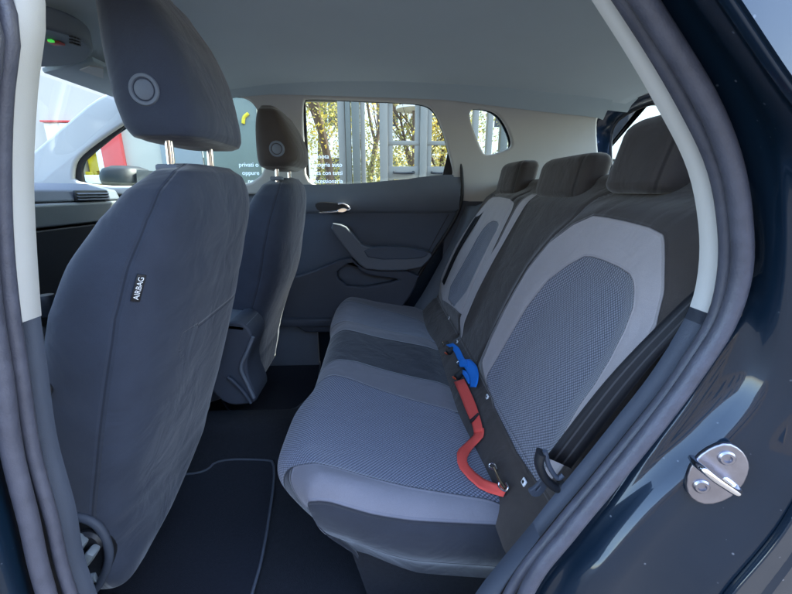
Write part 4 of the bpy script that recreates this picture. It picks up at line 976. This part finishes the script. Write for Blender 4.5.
# street beyond the glass
M_bark = mat('bark', (.09, .06, .04), .9, nscale=20, namt=.4, bump=.8, bscale=60, bdist=.01)
def leafmat(n, c1, c2):
    m, nt, b = newmat(n); L = nt.links.new
    oi = node(nt, 'ShaderNodeTexCoord'); nz = node(nt, 'ShaderNodeTexNoise'); nz.inputs['Scale'].default_value = 1.3; L(oi.outputs['Object'], nz.inputs['Vector'])
    nz.inputs['Detail'].default_value = 8
    mx = node(nt, 'ShaderNodeMixRGB'); mx.inputs[1].default_value = (*c1, 1); mx.inputs[2].default_value = (*c2, 1)
    mr = node(nt, 'ShaderNodeMapRange'); mr.inputs['From Min'].default_value = .35; mr.inputs['From Max'].default_value = .65; L(nz.outputs['Fac'], mr.inputs['Value']); L(mr.outputs[0], mx.inputs[0])
    L(mx.outputs[0], b.inputs['Base Color']); b.inputs['Roughness'].default_value = .6
    tr = node(nt, 'ShaderNodeBsdfTranslucent'); L(mx.outputs[0], tr.inputs[0]); ms = node(nt, 'ShaderNodeMixShader'); ms.inputs[0].default_value = .45
    L(b.outputs[0], ms.inputs[1]); L(tr.outputs[0], ms.inputs[2]); L(ms.outputs[0], nt.nodes['Material Output'].inputs[0]); return m
M_leafy = leafmat('yellow_green_leaves', (.35, .30, .05), (.75, .50, .05)); M_leafg = leafmat('green_leaves', (.14, .16, .04), (.45, .38, .07))
def tree(x, y, h, r, nleaf, lm, label, dens=1.0, low=.35):
    t = empty('street_tree', (x, y, GZ)); tag(t, label, 'tree', 'trees along the street')
    vs = []; fs = []
    def limb(p, d, L_, rr, depth):
        pts = [p]; q = p.copy(); dd = d.copy()
        for _ in range(4):
            dd = (dd+Vector((random.uniform(-.2, .2), random.uniform(-.2, .2), random.uniform(-.05, .15)))).normalized(); q = q+dd*L_/4; pts.append(q.copy())
        seg = 7
        for i in range(4):
            a, b = pts[i], pts[i+1]; tt = (b-a).normalized(); u = tt.orthogonal().normalized(); w = tt.cross(u); base = len(vs)
            for pp, r_ in ((a, rr*(1-.14*i)), (b, rr*(1-.14*(i+1)))):
                for k in range(seg): vs.append(pp+(u*cos(2*pi*k/seg)+w*sin(2*pi*k/seg))*r_)
            for k in range(seg): fs.append((base+k, base+(k+1) % seg, base+seg+(k+1) % seg, base+seg+k))
        if depth:
            for i in range(2, 5):
                for _ in range(2):
                    nd = (dd+Vector((random.uniform(-1, 1), random.uniform(-1, 1), random.uniform(-.1, .8)))).normalized()
                    limb(pts[i], nd, L_*.62, rr*.42, depth-1)
    limb(Vector((x, y, GZ)), Vector((0, 0, 1)), h*.6, r, 3)
    mesh('trunk', vs, fs, M_bark, t)
    if nleaf:
        lv = []; lf = []
        cl = [Vector((random.gauss(0, h*.24), random.gauss(0, h*.24), random.uniform(low, 1.0)*h)) for _ in range(34)]
        for i in range(nleaf):
            c = random.choice(cl); p = Vector((x, y, GZ))+c+Vector((random.gauss(0, .32), random.gauss(0, .32), random.gauss(0, .26)))
            s = random.uniform(.022, .055); u = Vector((random.gauss(0, 1), random.gauss(0, 1), random.gauss(0, 1))).normalized(); w = u.orthogonal().normalized()
            b = len(lv); lv += [p-u*s, p+w*s*.6, p+u*s, p-w*s*.6]; lf.append((b, b+1, b+2, b+3))
        mesh('crown', lv, lf, lm, t, False)
    return t
tree(X5(336, 9), 9.0, 6.5, .13, 900, M_leafy, 'nearly bare street tree with a dark forked trunk behind the lettered glass', low=.7)
tree(X5(372, 12), 12, 6.0, .12, 9000, M_leafg, 'bushy yellow green tree seen between the shop door frames on the left', low=.12)
tree(X5(400, 10.5), 10.3, 5.5, .12, 9000, M_leafg, 'dense yellow green tree behind the left glass door', low=.22)
tree(X5(440, 11), 11, 5.2, .12, 9000, M_leafy, 'golden leaved tree behind the right glass door', low=.2)
tree(X5(500, 12), 12, 6, .13, 5000, M_leafg, 'yellow green tree seen through the small quarter window', low=.2)
tree(X5(310, 13), 13, 6.5, .12, 1200, M_leafy, 'thin sparse tree at the left edge of the far window', low=.6)
# building across the street
M_bld = mat('brightened_cream_facade', (.85, .80, .68), .9, nscale=2, namt=.1)  # colour raised in place of sun; this face is turned away from it
ab = empty('apartment_building', (0, 21, GZ)); tag(ab, 'cream building with tall dark windows across the street', 'building')
wins = []
for i in range(9):
    for j in range(3):
        xx = -12+i*3.0; zz = .9+j*3.2; wins.append([Vector((xx, 0, zz)), Vector((xx, 0, zz+1.7)), Vector((xx+1.1, 0, zz+1.7)), Vector((xx+1.1, 0, zz))])
yplate('wall', [Vector((-16, 0, GZ)), Vector((-16, 0, 10)), Vector((18, 0, 10)), Vector((18, 0, GZ))], wins, 21, .4, M_bld, ab, smooth=0)
M_wg = mat('window_dark_glass', (.05, .06, .07), .1)
for w in wins:
    f = boxes('window', [((w[0].x+.55, 21.1, w[0].z+.85), (1.1, .06, 1.7))], M_wg, ab)
    boxes('window_bar', [((w[0].x+.55, 21.04, w[0].z+.85), (.07, .05, 1.7)), ((w[0].x+.55, 21.04, w[0].z+1.2), (1.1, .05, .06))], M_wframe, f)
rb = empty('terrace_building', (0, -15, GZ)); tag(rb, 'tan terrace across the square, seen only as reflections in the car paint', 'building')
wins = []
for i in range(10):
    for j in range(2):
        xx = -17+i*3.5; zz = .5+j*3.0; wins.append([Vector((xx, 0, zz)), Vector((xx, 0, zz+1.8)), Vector((xx+1.3, 0, zz+1.8)), Vector((xx+1.3, 0, zz))])
yplate('wall', [Vector((-20, 0, GZ)), Vector((-20, 0, 6.0)), Vector((3, 0, 6.0)), Vector((3, 0, 5.2)), Vector((20, 0, 5.2)), Vector((20, 0, GZ))], wins, -15, .4, mat('tan_facade', (.24, .18, .11), .9, nscale=2, namt=.15), rb, smooth=0)
for w in wins: boxes('window', [((w[0].x+.65, -15.1, w[0].z+.9), (1.3, .06, 1.8))], M_wg, rb)
# parked cars
def parked(x, y, m, label):
    c = empty('parked_car', (x, y, GZ)); tag(c, label, 'car', 'cars parked across the street')
    prof = [(-2.0, .35), (-2.05, .6), (-1.95, .82), (-1.1, .95), (-.55, 1.38), (.6, 1.42), (1.35, 1.0), (1.95, .92), (2.05, .6), (2.0, .3)]
    rows = []
    for yy, s in ((-.8, .93), (-.86, 1), (0, 1.0), (.86, 1), (.8, .93)):
        rows.append([Vector((x+px*(s if abs(yy) > .1 else 1), y+yy*(1 if pz_ < 1.0 else .8), GZ+.02+pz_)) for px, pz_ in prof])
    b = loft('body', rows, m, c, closed=True)
    bm_ = [Vector((x-.98, 0, GZ+1.0)), Vector((x-.52, 0, GZ+1.34)), Vector((x+.58, 0, GZ+1.36)), Vector((x+1.15, 0, GZ+1.0))]
    yplate('side_window', bm_, [], y-.80, .1, M_wg, c, smooth=0)
    for sx_ in (-1.3, 1.3):
        wh = lathe('wheel', (x+sx_, y-.80, GZ+.32), (0, -1, 0), [(.31, -.1), (.32, .08), (.22, .1), (.2, .07), (.01, .07)], M_brubber, c)
        lathe('rim', (x+sx_, y-.86, GZ+.32), (0, -1, 0), [(.2, 0), (.2, .03), (.05, .05), (.01, .05)], M_steel, wh)
    boxes('headlight', [((x-1.98, y-.6, GZ+.68), (.1, .3, .12))], M_white, c, .02)
parked(X5(345, 12)-.6, 12.3, mat('light_blue_car', (.10, .35, .60), .3, coat=1), 'light blue parked car behind the lettered glass')
parked(X5(405, 14), 14, mat('white_car', (.75, .75, .78), .3, coat=1), 'white parked car seen low through the left glass door')
parked(X5(452, 12), 12.5, mat('violet_blue_car', (.16, .18, .42), .3, coat=1), 'bluish violet parked car seen low through the right glass door')
# street lamp beside the tree
sl_ = empty('street_lamp', (X5(413, 9.5), 9.3, GZ)); tag(sl_, 'slim street lamp with a flat pale head in front of the green tree', 'street lamp')
tube('pole', [(X5(413, 9.5), 9.3, GZ), (X5(413, 9.5), 9.3, Z5(107, 9.3, 413))], .05, M_bark, sl_, smooth_n=0)
lathe('lamp_head', (X5(413, 9.5), 9.3, Z5(110, 9.3, 413)), (0, 0, 1), [(.05, -.02), (.42, 0), (.42, .06), (.1, .14)], M_wframe, sl_)

# ------------------------------------------------------------------ light
W = bpy.data.worlds.new('World'); S.world = W; W.use_nodes = True
nt = W.node_tree; bg = nt.nodes['Background']
sky = nt.nodes.new('ShaderNodeTexSky'); sky.sky_type = 'NISHITA'; sky.sun_disc = False
SUN_EL = radians(50); SUN_AZ = (cos(radians(20)), sin(radians(20)))
sky.sun_elevation = SUN_EL; sky.sun_rotation = math.atan2(SUN_AZ[0], SUN_AZ[1]); sky.dust_density = 1.5
nt.links.new(sky.outputs[0], bg.inputs[0]); bg.inputs[1].default_value = .15
sd_ = bpy.data.lights.new('sun', 'SUN'); sd_.energy = 2.6; sd_.angle = radians(.5); sd_.color = (1, .95, .86)
so = bpy.data.objects.new('sun', sd_); COL.objects.link(so)
sv = Vector((SUN_AZ[0]*cos(SUN_EL), SUN_AZ[1]*cos(SUN_EL), sin(SUN_EL))); so.rotation_euler = (-sv).to_track_quat('-Z', 'Y').to_euler()
so.location = (0, 0, 8)
S.view_settings.view_transform = 'Standard'; S.view_settings.look = 'None'; S.view_settings.exposure = 3.35; S.view_settings.gamma = 1
S.render.engine = 'CYCLES'
S.cycles.max_bounces = 10; S.cycles.diffuse_bounces = 6; S.cycles.transparent_max_bounces = 16
